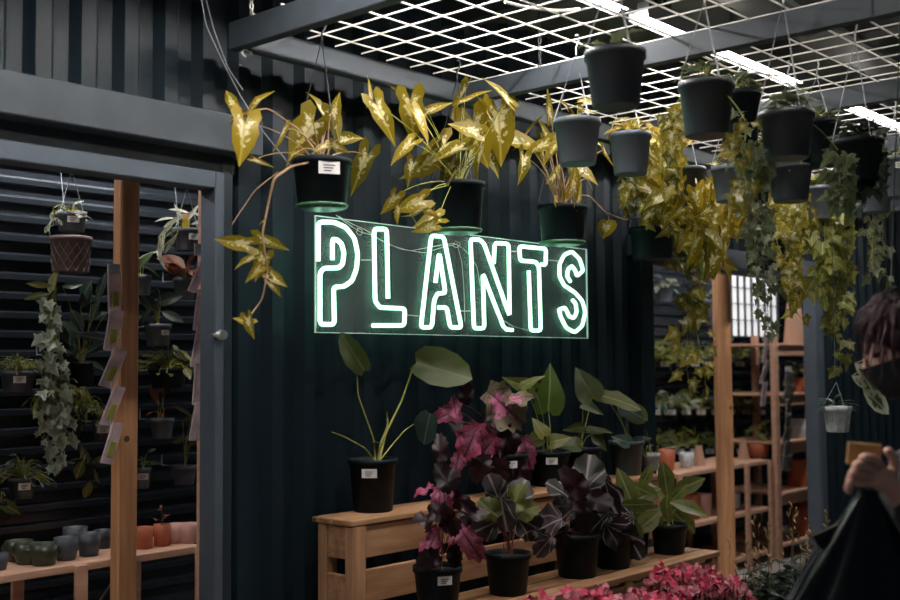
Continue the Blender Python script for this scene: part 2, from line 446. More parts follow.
for i in range(5):
    g = MB(); a, b = GX[i]-.01, GX[i+1]-.04; z = ZB+.093
    y = BY-.08; n = 0
    while y > .3: g.tube([(a-.012, y, z), (b+.03, y, z)], .0032, n=5); y -= .142; n += 1
    x = a+.05
    while x < b: g.tube([(x, BY+.015, z+.0062), (x, .3, z+.0062)], .0032, n=5); x += .128
    tag(g.build('wire_grid_panel', 'wire'), 'white welded wire grid panel '+pn[i], 'wire grid', 'wire grid panels on the overhead beams')
def chain(name, p0, p1, mt, label):
    g = MB(); L = (p1-p0).length; n = int(L/.022); d = (p1-p0)/n
    for k in range(n):
        c = p0+d*(k+.5); a = Vector((1, 0, 0)) if k % 2 else Vector((0, 1, 0)); q = []
        for t in range(10):
            g2 = 2*PI*t/10; q.append(c + d.normalized()*math.cos(g2)*.0145 + a*math.sin(g2)*.006)
        g.tube(q, .0022, n=4, closed=True)
    return tag(g.build(name, mt), label, 'chain')
chain('support_chain', Vector((GX[0], 2.83, ZB+.095)), Vector((GX[0], 2.83, ZT-.01)), 'steel', 'steel chain holding up the free corner of the overhead grid')
chain('support_chain', Vector((GX[3], 2.7, ZB+.085)), Vector((GX[3], 2.7, ZT-.01)), 'blackwire', 'dark chain holding up the middle of the overhead grid')
for k_, t_ in ((1, 'first inner crossbeam'), (2, 'crossbeam under the longest tube light'), (4, 'crossbeam over the person'), (5, 'last crossbeam at the far end')):
    chain('support_chain', Vector((GX[k_], 2.5, ZB+.08)), Vector((GX[k_], 2.5, ZT-.01)), 'blackwire', 'dark chain holding up the '+t_)
# hook under corner
g = MB(); p = Vector((GX[0]+.02, 2.88, ZB-.012)); g.tube([p+Vector((.02*math.cos(t), 0, .012*math.sin(t))) for t in [k*.5 for k in range(10)]], .004, n=6)
g.tube([p+Vector((0, 0, .012)), p+Vector((0, 0, .02))], .004, n=6)
tag(g.build('ceiling_hook', 'steel'), 'small bent metal hook under the free corner of the grid', 'hook')
# tube lights
M['tube'] = mat('tube', (1, 1, 1), .3, emit=(1, .95, .90), estr=165)
M['hood'] = mat('hood', (.03, .032, .034), .6, spec=.1)
YL, ZL = 2.24, 2.86
tl = [(.9, 1.7, 'over the left doorway'), (1.9, 2.75, 'before the chained corner'), (2.85, 3.50, 'short one before the joist'), (3.64, 3.94, 'shortest one between joist and crossbeam'), (4.26, 5.0, 'longest lit one above the second row of pots'), (5.68, 6.5, 'above the far ivy baskets'), (6.8, 7.6, 'at the far end over the person')]
for a, b, t in tl:
    o = thing('tube_light', 'white twin fluorescent tube light '+t, 'ceiling light', ((a+b)/2, YL, ZT), 'tube lights above the wire grid')
    h = MB(); h.rng(a-.03, b+.03, YL-.042, YL+.042, ZL+.022, ZL+.05); h.rng(a-.03, b+.03, YL-.047, YL-.042, ZL-.012, ZL+.05); h.rng(a-.03, b+.03, YL+.042, YL+.047, ZL-.012, ZL+.05)  # dark hood with skirts, added to cut tube light off the upper wall
    h.rng(a+.1, a+.13, YL-.01, YL+.01, ZL+.05, ZT); h.rng(b-.13, b-.1, YL-.01, YL+.01, ZL+.05, ZT)
    h.build('cutoff_hood', 'hood', o)
    for s in (-1, 1): MB().tube([(a, YL+s*.019, ZL+.004), (b, YL+s*.019, ZL+.004)], .009, n=10).build('fluorescent_tube', 'tube', o)
M['tube_front'] = mat('tube_front', (1, 1, 1), .3, emit=(1, .91, .80), estr=60)
for a, b, t in ((.3, 1.5, 'above the path before the left doorway'), (2.1, 3.3, 'above the path before the sign'), (3.9, 5.1, 'above the path before the right doorway')):
    o = thing('tube_light', 'white fluorescent tube light '+t, 'ceiling light', ((a+b)/2, 1.2, ZT), 'tube lights over the path')
    h = MB(); h.rng(a-.03, b+.03, 1.14, 1.26, ZT-.05, ZT+.002); h.build('lamp_body', 'hood', o)
    MB().tube([(a, 1.2, ZT-.075), (b, 1.2, ZT-.075)], .014, n=10).build('fluorescent_tube', 'tube_front', o)
# interior tube lights
M['tube_in'] = mat('tube_in', (1, 1, 1), .3, emit=(1, .96, .94), estr=120)
for a, b, t in ((-.2, 1.2, 'hidden inside the left room'), (2.0, 3.4, 'hidden inside behind the sign wall'), (5.1, 7.0, 'inside the right room'), (7.3, 9.2, 'inside at the far end of the room')):
    o = thing('tube_light', 'white fluorescent tube light '+t, 'ceiling light', ((a+b)/2, 4.2, 2.85), 'tube lights inside the room')
    yy = 4.42 if a < 4 else 3.62
    h = MB(); h.rng(a, b, yy-.05, yy+.05, 2.80, 2.852); h.build('lamp_body', 'hood', o)
    MB().tube([(a, yy, 2.775), (b, yy, 2.775)], .014, n=10).build('fluorescent_tube', 'tube_in' if 'tube_in' in M else 'tube', o)

# ------------------------------------------------------------------ neon sign
YS = 2.99
M['acrylic'] = mat('acrylic', (.30, .36, .35), .25, trans=.88, spec=.6)
nt = M['acrylic'].node_tree; nn = nt.nodes; mx = [x for x in nn if x.type == 'MIX_SHADER'][0]
tc = nn.new('ShaderNodeTexCoord'); vo = nn.new('ShaderNodeTexVoronoi'); vo.inputs['Scale'].default_value = 75
mr = nn.new('ShaderNodeMapRange'); mr.inputs[1].default_value = .0; mr.inputs[2].default_value = .2; mr.inputs[3].default_value = .2; mr.inputs[4].default_value = .90
nt.links.new(tc.outputs['Object'], vo.inputs[0]); nt.links.new(vo.outputs['Distance'], mr.inputs[0]); nt.links.new(mr.outputs[0], mx.inputs[0])
M['neon'] = mat('neon', (.8, 1, .9), .3, emit=(.42, 1, .66), estr=3.2)
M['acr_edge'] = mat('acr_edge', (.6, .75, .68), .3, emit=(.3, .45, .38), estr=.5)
sign = thing('neon_sign', 'green-white neon sign reading PLANTS on a clear dusty panel', 'neon sign', at(450, 335, Y=YS))
cs = [at(317, 332, Y=YS), at(587, 338, Y=YS), at(587.5, 251, Y=YS), at(315, 214, Y=YS)]
zl = (cs[0].z+cs[1].z)/2; zh = (cs[2].z+cs[3].z)/2; xl = (cs[0].x+cs[3].x)/2; xr = (cs[1].x+cs[2].x)/2
MB().rng(xl, xr, YS, YS+.006, zl, zh).build('clear_panel', 'acrylic', sign)
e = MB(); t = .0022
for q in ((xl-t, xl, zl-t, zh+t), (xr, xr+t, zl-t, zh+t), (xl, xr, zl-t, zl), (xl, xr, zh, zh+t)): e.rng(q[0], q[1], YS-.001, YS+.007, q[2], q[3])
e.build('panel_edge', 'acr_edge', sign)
def zA(l): return [(310+x/4.615, 210+y/4.615) for x, y in l]
def zB(l): return [(400+x/4.8, 220+y/4.8) for x, y in l]
def zC(l): return [(500+x/5.22, 230+y/5.22) for x, y in l]
LET = {
 'P': zA([(38, 235), (38, 56), (110, 56), (165, 80), (205, 130), (220, 200), (215, 270), (195, 325), (160, 352), (108, 357), (113, 528), (46, 528), (46, 290), (65, 268), (130, 268), (150, 250), (157, 200), (145, 155), (125, 138), (107, 135), (103, 150), (103, 230)]),
 'L': zA([(360, 408), (354, 88), (295, 88), (300, 420), (322, 450), (438, 455), (435, 533), (290, 533)]),
 'A': zB([(170, 300), (188, 155), (218, 350), (180, 353), (164, 385), (153, 515), (100, 515), (150, 75), (210, 80), (295, 517), (240, 515), (225, 420), (185, 420)]),
 'N': zC([(65, 522), (35, 520), (15, 500), (0, 455)]) + zB([(474, 455), (397, 255), (405, 520), (355, 520), (338, 92), (385, 95), (405, 118)]) + zC([(50, 450), (45, 72), (-28, 68), (-33, 175)]),
 'T': zC([(215, 180), (238, 182), (240, 98), (100, 85), (105, 160), (185, 166), (203, 190), (213, 525), (160, 525), (150, 212)]),
 'S': zC([(368, 270), (350, 240), (355, 205), (375, 188), (392, 210), (402, 240), (435, 213), (415, 150), (375, 112), (335, 130), (310, 180), (310, 240), (335, 290), (390, 325), (430, 370), (445, 430), (430, 500), (390, 535), (345, 510), (315, 450), (308, 415), (340, 405), (360, 450), (385, 460), (400, 430), (395, 385), (378, 365)]),
}
def smooth(pts, n=3, k=.22):
    q = []
    for i, p in enumerate(pts):
        if 0 < i < len(pts)-1:
            a, b = pts[i-1], pts[i+1]
            ka = min(k, .018/max((p-a).length, 1e-6)); kb = min(k, .018/max((b-p).length, 1e-6))
            s0 = p.lerp(a, ka); s1 = p.lerp(b, kb)
            for t in range(n+1):
                u = t/n; q.append(s0*(1-u)**2+p*2*u*(1-u)+s1*u*u)
        else: q.append(p)
    return q
for ch, pts in LET.items():
    P3 = [at(x, y, Y=YS-.014) for x, y in pts]
    o = MB().tube(smooth(P3), .0082, n=10).build('letter_'+ch.lower(), 'neon', sign)
g = MB()
for l in ([(361, 260), (372, 260)], [(406, 315), (420, 316)], [(460, 311), (472, 311)], [(510, 251), (519, 252)], [(547, 260), (559, 261)]):
    g.tube([at(x, y, Y=YS-.012) for x, y in l], .0022, n=6)
g.build('tube_bridge', 'cream', sign)
g = MB()
cab = [[(336, 215), (345, 222), (360, 232), (372, 235), (390, 245), (410, 251), (430, 247), (455, 243)], [(338, 216), (352, 224), (366, 230), (380, 240), (400, 249), (425, 253), (440, 248), (457, 244)],
       [(457, 244), (462, 262), (464, 290), (465, 322)], [(457, 244), (467, 252), (477, 266), (480, 285)], [(500, 318), (512, 326), (530, 331)], [(455, 243), (452, 246), (458, 248), (461, 243), (455, 241)], [(358, 229), (356, 233), (361, 236), (363, 230), (357, 228)]]
for l in cab: MB().tube(smooth([at(x, y, Y=YS-.006) for x, y in l], 3, .4), .0013, n=5).build('cable', 'cream', sign)

# ------------------------------------------------------------------ pots
def potprof(d, h, k=.74, t=.004, rim=.02, style=0):
    r = d/2; rb = r*k
    return [(rb*.96, 0), (rb, .004), (r*.93, h-rim), (r, h-rim), (r*1.0, h), (r-t, h), (r*.93-t, h-rim), (rb-t, .02)]
def labelcard(parent, c, d, h, ang, wl=.05, hl=.028, zf=.8, pink=False):
    r = d/2*(.77+.2*zf)+.0025
    a = Vector((math.cos(ang), math.sin(ang), 0)); t = Vector((-a.y, a.x, 0))
    rot = Matrix((t, a, Vector((0, 0, 1)))).transposed(); b = MB(); p = c+a*r+Vector((0, 0, h*zf))
    b.box(p, (wl, .002, hl), 0, rot)
    for k in range(3): b.box(p+a*.0015+Vector((0, 0, hl*(.18-.22*k)))-t*wl*.04*k, (wl*(.55-.1*k), .0006, hl*.09), 1, rot)
    return b.build('price_label', ['label', 'ink'], parent)
def camang(p):
    v = CAM-p; return math.atan2(v.y, v.x)
def pot_thing(name, label, cat, c, d, h, mt, group=None, k=.74, nlabel=None, hang=None, soil=True, hmat='blackwire', n=28, flute=0, nf=0, zf=.75, wl=None, nohook=False):
    """c = centre of the pot's base. hang = z of the hook. Returns the Empty."""
    o = thing(name, label, cat, c, group)
    pt = MB().lathe(c, potprof(d, h, k), n, flute=flute, nf=nf)
    pot = pt.build('pot', mt, o)
    if soil:
        s = MB(); s.lathe(c+Vector((0, 0, h*.4)), [(d*.40, 0), (d*.455, h*.48), (d*.2, h*.5)], 14); s.build('soil', 'soil', o)
    if nlabel is not None: labelcard(pot, c, d, h, camang(c)+nlabel, wl or d*.28, (wl or d*.28)*.58, zf)
    if hang:
        g = MB(); top = Vector((c.x, c.y, hang))
        for q in range(3):
            a = camang(c)+.5+q*2*PI/3; e = c+Vector((math.cos(a)*d*.495, math.sin(a)*d*.495, h-.004))
            g.tube([e, top-Vector((0, 0, .05))], .0017, n=5)
        if not nohook:
            g.tube([top-Vector((0, 0, .055)), top-Vector((0, 0, .03)), top+Vector((.012, 0, -.012)), top+Vector((.02, 0, .004)), top+Vector((.012, 0, .017)), top+Vector((-.002, 0, .012))], .0035, n=6)
        g.build('hanger', hmat, o)
    return o

# ------------------------------------------------------------------ foliage helpers (all positions are world points)
def img_leaves(L, S, lst, Y, origin, shape, mtj=.12, stem_r=.0022, curl=.3, fold=.3, W=1.0, face=.35, sag=0, base=None):
    """lst: (px, py, length_px, angle_deg[, W]); the leaf centre sits near plane Y."""
    for it in lst:
        px, py, lp, ang = it[:4]; ww = it[4] if len(it) > 4 else W
        c = at(px, py, Y=Y+R.uniform(-mtj, mtj)); ln = lp*dep(c)/F
        d = idir(ang, R.uniform(-.35, .35)); n = jit(-FW*face+Vector((0, 0, .35)), .45)
        b = c-d*ln*.4
        L.leaf(b, d, n, ln, shape, W=ww*(R.uniform(.7, 1.0) if shape in ('beg', 'rex') else R.uniform(.85, 1.1)), curl=curl*R.uniform(.3, 1.3), fold=fold*R.uniform(.5, 1.4), wave=.4 if shape in ('beg', 'rex') else .12)
        if S is not None and origin is not None:
            mid = (origin+b)/2+Vector((0, 0, .06+sag))+jit(Vector(), .02)
            S.tube(bez(origin+jit(Vector(), .02), mid, b, 7), stem_r, stem_r*.6, 5)

def bushy(L, S, c, n, rad, ln, shape, up=.5, droop=0, W=1.0, stem_r=.0018, curl=.3, fold=.3, hz=.1):
    for k in range(n):
        a = R.uniform(0, 2*PI); e = R.uniform(.2, 1)
        p = c + Vector((math.cos(a)*rad*e, math.sin(a)*rad*e, hz*R.uniform(.2, 1)*(1.2-e*.6) - droop*e*e))
        d = Vector((math.cos(a), math.sin(a), R.uniform(-.5, up)))
        L.leaf(p, jit(d, .4), jit(Vector((0, 0, 1))-FW*.4, .5), ln*R.uniform(.6, 1.15), shape, W=W, curl=curl, fold=fold)
        if S is not None: S.tube(bez(c, (c+p)/2+Vector((0, 0, hz*.5)), p, 5), stem_r, stem_r*.6, 4)

def vine(L, S, p0, p1, n, ln, shape, rad=.04, W=1.0, sag=.0, side=None, stem_r=.0016, cling=.0):
    mid = (p0+p1)/2 + (side or Vector()) ; pts = [jit(p, .012) for p in bez(p0, mid, p1, 12)]
    S.tube(smooth(pts, 2, .3), stem_r, stem_r*.7, 5)
    for k in range(n):
        t = (k+R.random())/n*12; i = min(11, int(t)); p = pts[i].lerp(pts[i+1], t-i)
        a = R.uniform(0, 2*PI); o = Vector((math.cos(a), math.sin(a), R.uniform(-.4, .5)))
        q = p+o*rad*R.uniform(.3, 1)
        S.tube([p, (p+q)/2+Vector((0, 0, .006)), q], stem_r*.6, n=4)
        L.leaf(q, jit(o*.5+Vector((0, 0, -.9)), .45), jit(-FW+Vector((0, 0, .3)), .6), ln*R.uniform(.55, 1.2), shape, W=W, curl=.25*R.uniform(0, 1.5), fold=.25, wave=.1)

def cloud(L, S, lst, shape, Y, src, mj=.12, W=1.0, stem_r=.0012):
    """lst: (px, py, rx, ry, n, leaf_px): scattered leaves around a point of the plant."""
    for (px, py, rx, ry, n, lp) in lst:
        cc = at(px, py, Y=Y)
        if S is not None: S.tube(bez(src, (src+cc)/2+Vector((0, 0, .08)), cc, 8), stem_r*1.5, stem_r, 5)
        for k in range(n):
            a = R.uniform(0, 2*PI); e = math.sqrt(R.random())
            c = at(px+rx*e*math.cos(a), py+ry*e*math.sin(a), Y=Y+R.uniform(-mj, mj)); ln = lp*dep(c)/F*R.uniform(.6, 1.2)
            d = idir(R.uniform(200, 340), R.uniform(-.5, .5)); 
            L.leaf(c-d*ln*.4, d, jit(-FW*.8+Vector((0, 0, .5)), .7), ln, shape, W=W, curl=.3*R.random(), fold=.3, wave=.1)
            if S is not None and k % 3 == 0: S.tube(bez(cc, (cc+c)/2+Vector((0, 0, .02)), c-d*ln*.4, 4), stem_r, stem_r*.7, 4)

GZ = ZB+.093   # height of the wires
# ---- three big black baskets over the sign + two behind the ivy
def hanging(px, pyr, wpx, hpx, label, mt, Y=None, d=.16, nl=None, cat='hanging plant', hang=True, name='hanging_plant', group='potted plants hanging from the wire grid', k=.74, nf=0, wl=None, zf=.75, hmat='greywire'):
    if Y is None: dd = d*F/wpx; p = at(px, pyr, d=dd)
    else: p = at(px, pyr, Y=Y); d = wpx*dep(p)/F
    h = hpx*dep(p)/F
    o = pot_thing(name, label, cat, p-Vector((0, 0, h)), d, h, mt, group, k=k, nlabel=nl, hang=(GZ if hang else None), wl=wl, zf=zf, hmat=hmat)
    return o, p
YH = 2.72
o, p = hanging(322, 160, 60, 49, 'black hanging pot with yellow arrowhead vine above the letter P', 'potblack', Y=YH, nl=.25, k=.8, wl=.07, hmat='blackwire')
L, S = MB(), MB()
img_leaves(L, S, [(243, 140, 46, 268, 1.1), (280, 138, 26, 250), (262, 162, 20, 340, .5), (303, 138, 46, 235, 1.1), (318, 103, 26, 110, .9), (336, 106, 24, 70), (335, 124, 30, 280), (320, 148, 16, 200), (340, 148, 18, 330), (360, 172, 44, 245, .8), (300, 128, 22, 170, .7), (350, 138, 22, 10), (290, 158, 16, 220)], YH, p+Vector((0, 0, 0)), 'syn')
img_leaves(L, None, [(233, 104, 36, 112, .9), (254, 103, 36, 60, .9), (240, 115, 26, 200, .8)], YH, None, 'ell', W=1.6)
br = [at(292, 166, Y=YH-.06), at(274, 178, Y=YH-.08), at(268, 205, Y=YH-.05), at(262, 235, Y=YH-.05), at(268, 270, Y=YH-.04), at(262, 300, Y=YH-.04), at(248, 318, Y=YH-.04)]
S.tube(smooth([p]+br, 3, .4), .0045, .002, 6)
img_leaves(L, None, [(232, 242, 40, 170, .75), (273, 243, 32, 345, .8), (245, 261, 22, 200, .9), (260, 267, 27, 250, 1), (253, 274, 20, 215), (277, 279, 20, 330), (275, 288, 18, 310, .8), (242, 320, 20, 160, .9), (250, 327, 22, 285, .8), (262, 222, 8, 200)], YH-.05, None, 'syn', mtj=.03)
S.tube(smooth([at(278, 172, Y=YH-.05), at(255, 190, Y=YH-.05), at(232, 224, Y=YH-.03)], 3, .4), .0016, .001, 5)
S.tube(smooth([p, at(300, 130, Y=YH), at(268, 108, Y=YH), at(248, 112, Y=YH)], 3, .4), .003, .002, 5)
L.build('foliage', 'l_syn', o); S.build('stem', 'stembrown', o)
p1 = p
o, p = hanging(458, 183, 55, 50, 'black hanging pot with yellow arrowhead vine above the letters A and N', 'potblack', Y=YH, k=.8, hmat='blackwire')
L, S = MB(), MB()
img_leaves(L, S, [(385, 120, 44, 300, .8), (371, 90, 28, 80, .6), (412, 118, 44, 275), (422, 125, 34, 300, 1.1), (437, 107, 26, 20, .7), (458, 100, 34, 235), (473, 96, 32, 30, .8), (486, 108, 26, 110, .6), (500, 90, 34, 130, .45), (514, 110, 34, 300, .5), (500, 135, 54, 275), (478, 140, 50, 285, 1.1), (478, 165, 42, 255), (523, 143, 44, 350, .9), (450, 152, 34, 200), (433, 152, 38, 215), (423, 168, 44, 225), (410, 172, 24, 250), (440, 204, 30, 220), (410, 205, 32, 200), (428, 220, 26, 190), (465, 128, 30, 160), (492, 160, 30, 310), (445, 175, 28, 240), (402, 150, 30, 220), (390, 205, 26, 240), (400, 92, 24, 120), (455, 172, 22, 60, .6)], YH-.03, p, 'syn')
img_leaves(L, None, [(413, 215, 22, 215), (424, 228, 22, 200), (398, 215, 18, 260), (430, 212, 20, 310)], YH-.1, None, 'syn', mtj=.02)
S.tube(smooth([p, at(430, 190, Y=YH-.1), at(405, 205, Y=YH-.1), at(418, 226, Y=YH-.1)], 3, .4), .0025, .0015, 5)
L.build('foliage', 'l_syn', o); S.build('stem', 'stem', o)
o, p = hanging(562, 206, 50, 39, 'black hanging pot with upright arrowhead vine above the letter T', 'potblack', Y=YH, k=.82, hmat='blackwire')
L, S = MB(), MB()
img_leaves(L, S, [(523, 168, 30, 265, .9), (543, 160, 38, 270), (530, 128, 36, 60, .9), (549, 104, 30, 95, .4), (545, 130, 30, 100, .6), (563, 186, 34, 85, .5), (575, 178, 30, 80, .7), (585, 172, 30, 320, .8), (553, 150, 30, 230), (603, 148, 22, 320, .6), (608, 158, 24, 290, .7), (570, 165, 26, 120, .6), (553, 190, 26, 100, .5), (536, 148, 28, 200), (590, 183, 14, 310, .6), (580, 193, 24, 70, .5), (556, 172, 24, 60, .5)], YH, p, 'syn', stem_r=.0028)
for k in range(9):
    q = at(548+k*4.5, R.uniform(165, 185), Y=YH+R.uniform(-.06, .06)); S.tube(bez(p+Vector((R.uniform(-.04, .04), R.uniform(-.04, .04), -.01)), (p+q)/2+jit(Vector(), .02), q, 5), .004, .002, 6)
S.tube(smooth([p, at(574, 194, Y=YH-.05), at(590, 196, Y=YH-.05), at(605, 212, Y=YH-.05), at(625, 220, Y=YH-.05), at(640, 216, Y=YH-.05)], 3, .4), .0035, .002, 6)
img_leaves(L, None, [(606, 229, 20, 265, 1.15)], YH-.05, None, 'heart', mtj=.01)
S.tube(bez(at(606, 213, Y=YH-.05), at(612, 218, Y=YH-.05), at(606, 222, Y=YH-.05)), .0012, n=4)
L.build('foliage', 'l_syn', o); S.build('stem', 'stembrown', o)

o, p = hanging(652, 228, 46, 32, 'black hanging pot almost buried in yellow ivy left of the log post', 'potblack', Y=YH, k=.85)
L, S = MB(), MB()
cloud(L, S, [(650, 195, 32, 22, 75, 17), (672, 210, 34, 30, 85, 18), (640, 180, 20, 14, 30, 16), (700, 225, 24, 40, 70, 18), (660, 165, 26, 16, 40, 16)], 'ivy', YH-.02, p, W=.95)
L.build('foliage', 'l_poth', o); S.build('stem', 'stem', o)
L, S = MB(), MB()
o, p = hanging(688, 168, 36, 40, 'dark hanging pot with cream-splashed pothos hidden among yellow leaves', 'potmid', Y=2.45, k=.8)
cloud(L, S, [(662, 185, 20, 18, 22, 26), (690, 200, 30, 18, 30, 26), (715, 215, 24, 26, 30, 28), (668, 150, 26, 20, 26, 20), (735, 215, 18, 22, 16, 24), (640, 146, 14, 14, 12, 20), (712, 250, 20, 22, 18, 30)], 'syn', 2.4, p, W=.9)
L.build('foliage', 'l_syn', o); S.build('stem', 'stem', o)
L, S = MB(), MB()
o, p = hanging(765, 234, 42, 38, 'black hanging pot with green reflection and a label right of the log post', 'potblack', Y=YH, k=.84, nl=.0, wl=.08, zf=.7)
cloud(L, S, [(735, 205, 30, 20, 40, 18), (790, 225, 22, 24, 34, 18), (760, 215, 24, 14, 22, 18), (790, 275, 12, 24, 18, 17)], 'heart', YH, p)
L.build('foliage', 'l_poth', o); S.build('stem', 'stem', o)
# vine trailing past the self-lit panel
L, S = MB(), MB()
o, p = hanging(684, 232, 36, 26, 'small dark pot with ivy trailing down in front of the fern shelf', 'potmid', Y=2.9, k=.8)
vine(L, S, p, at(688, 385, Y=2.9), 20, .075, 'ivy', rad=.06)
vine(L, S, p, at(700, 370, Y=2.85), 13, .075, 'ivy', rad=.06)
vine(L, S, p, at(708, 400, Y=2.88), 9, .07, 'ivy', rad=.05, side=Vector((-.03, 0, 0)))
cloud(L, S, [(680, 250, 24, 20, 26, 17), (690, 310, 12, 20, 12, 16)], 'ivy', 2.9, p)
L.build('foliage', 'l_poth', o); S.build('stem', 'stem', o)

# scalloped drip trays under the three baskets over the sign
for px, py, wp in ((322, 209, 46), (458, 233, 43), (562, 245, 41)):
    c = at(px, py-1, Y=YH); r = wp*dep(c)/F/2; own = {322: 'hanging_plant', 458: 'hanging_plant.001', 562: 'hanging_plant.002'}[px]
    t_ = MB(); c = c-Vector((0, 0, .006)); t_.lathe(c, [(r*.8, 0), (r*1.06, .006), (r*1.12, .016), (r*1.07, .016), (r*.85, .004)], 48, flute=.035, nf=16)
    t_.build('drip_tray', 'tray_neon_tint', bpy.data.objects[own])
# ---- grey rows
def small_top(o, p, mt='l_poth', n=12, shape='ivy', rad=.06, ln=.05, hz=.07, up=.8, st='stem'):
    L, S = MB(), MB(); bushy(L, S, p-Vector((0, 0, .01)), n, rad, ln, shape, up=up, hz=hz); L.build('foliage', mt, o); S.build('stem', st, o)
ROW = [
 (577, 120, 48, 45, 'potgrey', 'grey hanging pot above the letter S of the sign', None, 'l_syn', 8),
 (630, 134, 43, 41, 'potgrey', 'grey hanging pot with a little yellow growth, one right of the pot above the S', None, 'l_syn', 16),
 (731, 167, 40, 35, 'potgrey', 'grey hanging pot half behind the dull ivy curtain', None, 'l_poth', 10),
 (790, 166, 44, 36, 'potmid', 'mid grey hanging pot right of the dull ivy curtain', None, 'l_ivy', 12),
 (822, 187, 34, 33, 'potgrey', 'grey hanging pot directly above the long pale ivy trail', None, 'l_ivy', 16),
 (874, 183, 36, 30, 'potgrey', 'grey labelled hanging pot below the dark leafy basket', .1, 'l_ivydull', 10),
 (896, 158, 38, 40, 'potgrey', 'grey labelled hanging pot cut by the edge of the picture', .2, 'l_ivydull', 8),
 (615, 52, 62, 56, 'potmid', 'large dark grey hanging pot nearest the top of the picture', None, 'l_ivydull', 5),
 (706, 83, 56, 54, 'potmid', 'dark grey hanging pot in front of the first crossbeam', None, 'l_ivydull', 14),
 (739, 93, 44, 54, 'potblack', 'black hanging pot touching the dark grey one before the crossbeam', None, 'l_ivydull', 18),
 (786, 113, 56, 46, 'potmid', 'dark hanging pot under the long lit tube light', None, 'l_ivydull', 16),
 (818, 122, 44, 44, 'potblack', 'black hanging pot crowded behind the one under the tube light', None, 'l_ivydull', 14),
 (858, 140, 50, 42, 'potblack', 'black hanging pot wrapped in dark leaves near the picture edge', None, 'l_dark', 40),
 (752, 170, 38, 34, 'potblack', 'black hanging pot inside the dull ivy curtain', None, 'l_ivydull', 12),
]
FR = {}
for i, (px, py, wp, hp, mt, lb, nl, lm, n) in enumerate(ROW):
    o, p = hanging(px, py, wp, hp, lb, mt, d=.165, nl=nl, k=.76, wl=.045)
    small_top(o, p, lm, n, 'syn' if lm == 'l_syn' else 'ivy', ln=.06)
    FR[i] = (o, p)
def trail(o, p, mt, vs, shape='ivy', st='stem', ln=.045, rad=.035):
    L, S = MB(), MB(); d = dep(p)
    for (x0, y0, x1, y1, n, dj) in vs:
        a = at(x0, y0, d=d+dj); b = at(x1, y1, d=d+dj); S.tube(bez(p, (p+a)/2+Vector((0, 0, .05)), a, 6), .0016, n=4)
        vine(L, S, a, b, n, ln, shape, rad=rad)
    L.build('trailing_foliage', mt, o); S.build('trailing_stem', st, o)
trail(*FR[9], 'l_ivydull', [(748, 105, 752, 235, 60, 0), (742, 110, 766, 300, 80, -.05), (756, 130, 745, 205, 34, .0), (762, 200, 768, 335, 44, 0), (755, 170, 762, 260, 50, .05)], st='stemdark', ln=.036, rad=.045)
trail(*FR[8], 'l_poth', [(745, 120, 742, 200, 14, -.1), (680, 100, 668, 160, 16, .2), (672, 110, 660, 200, 20, .3)], ln=.05)
trail(*FR[4], 'l_ivy', [(815, 200, 832, 330, 40, 0), (830, 205, 822, 300, 32, 0), (838, 215, 842, 275, 18, 0), (825, 240, 840, 320, 30, -.05), (842, 215, 838, 345, 26, 0), (838, 340, 842, 372, 9, 0), (812, 205, 800, 235, 12, 0)], ln=.068, rad=.055)
trail(*FR[5], 'l_ivydull', [(868, 215, 872, 280, 14, 0), (872, 260, 892, 285, 8, 0), (880, 200, 884, 260, 10, 0)], ln=.05)
trail(*FR[12], 'l_dark', [(845, 150, 848, 215, 30, 0), (862, 150, 866, 200, 24, 0), (875, 150, 868, 190, 20, 0)], ln=.055, rad=.05)
trail(*FR[3], 'l_poth', [(790, 185, 795, 300, 22, .3), (800, 190, 806, 230, 8, .2), (772, 220, 800, 320, 18, .2)], ln=.06)
trail(*FR[10], 'l_ivydull', [(838, 150, 840, 210, 24, .1), (760, 130, 756, 180, 16, 0)], ln=.05)
# thin twine hanging top left
g = MB()
g.tube(smooth([at(198, -20, Y=2.8), at(206, 25, Y=2.8), at(222, 60, Y=2.8), at(240, 95, Y=2.8), at(262, 130, Y=2.75), at(290, 165, Y=2.72)], 3, .4), .0012, n=5)
g.tube(smooth([at(201, -20, Y=2.8), at(214, 30, Y=2.8), at(228, 68, Y=2.8), at(243, 90, Y=2.79)], 3, .4), .0012, n=5)
tag(g.build('loose_twine', 'greywire'), 'loose thin twine hanging over the left doorway corner', 'string')
# white looped cable on grid
g = MB(); g.tube(smooth([at(697, 53, Z=GZ+.03), at(715, 62, Z=GZ+.03), at(735, 72, Z=GZ+.03), at(760, 73, Z=GZ+.03), at(780, 76, Z=GZ+.03)], 3, .4), .005, n=6)
tag(g.build('power_cable', 'cream'), 'white power cable lying on the wire grid under the lights', 'cable')
g = MB(); g.tube(smooth([at(505, 2, Z=GZ+.03), at(530, 8, Z=GZ+.03), at(560, 11, Z=GZ+.03), at(580, 9, Z=GZ+.03)], 3, .4), .005, n=6)
tag(g.build('power_cable', 'cream'), 'white power cable lying on the wire grid at the top edge', 'cable')

# white hanging planter low right
p = at(837, 405, d=4.6); 
o = pot_thing('hanging_planter', 'small white rippled planter hanging on strings beside the right door jamb', 'hanging plant', p-Vector((0, 0, .11)), .115, .105, 'whitepot', hang=at(835, 370, d=4.6).z, hmat='greywire', flute=.04, nf=9, n=54, nohook=True)
g = MB(); g.tube([at(835, 372, d=4.6), Vector((p.x, p.y, GZ))], .0013, n=5); g.build('cord', 'blackwire', o)
L, S = MB(), MB()
for k in range(16):
    a = R.uniform(0, 2*PI); L.leaf(p, Vector((math.cos(a), math.sin(a), R.uniform(.2, 1.6))), Vector((0, 0, 1)), R.uniform(.06, .1), 'long', W=1.4, curl=.6)
L.build('foliage', 'l_blue', o)

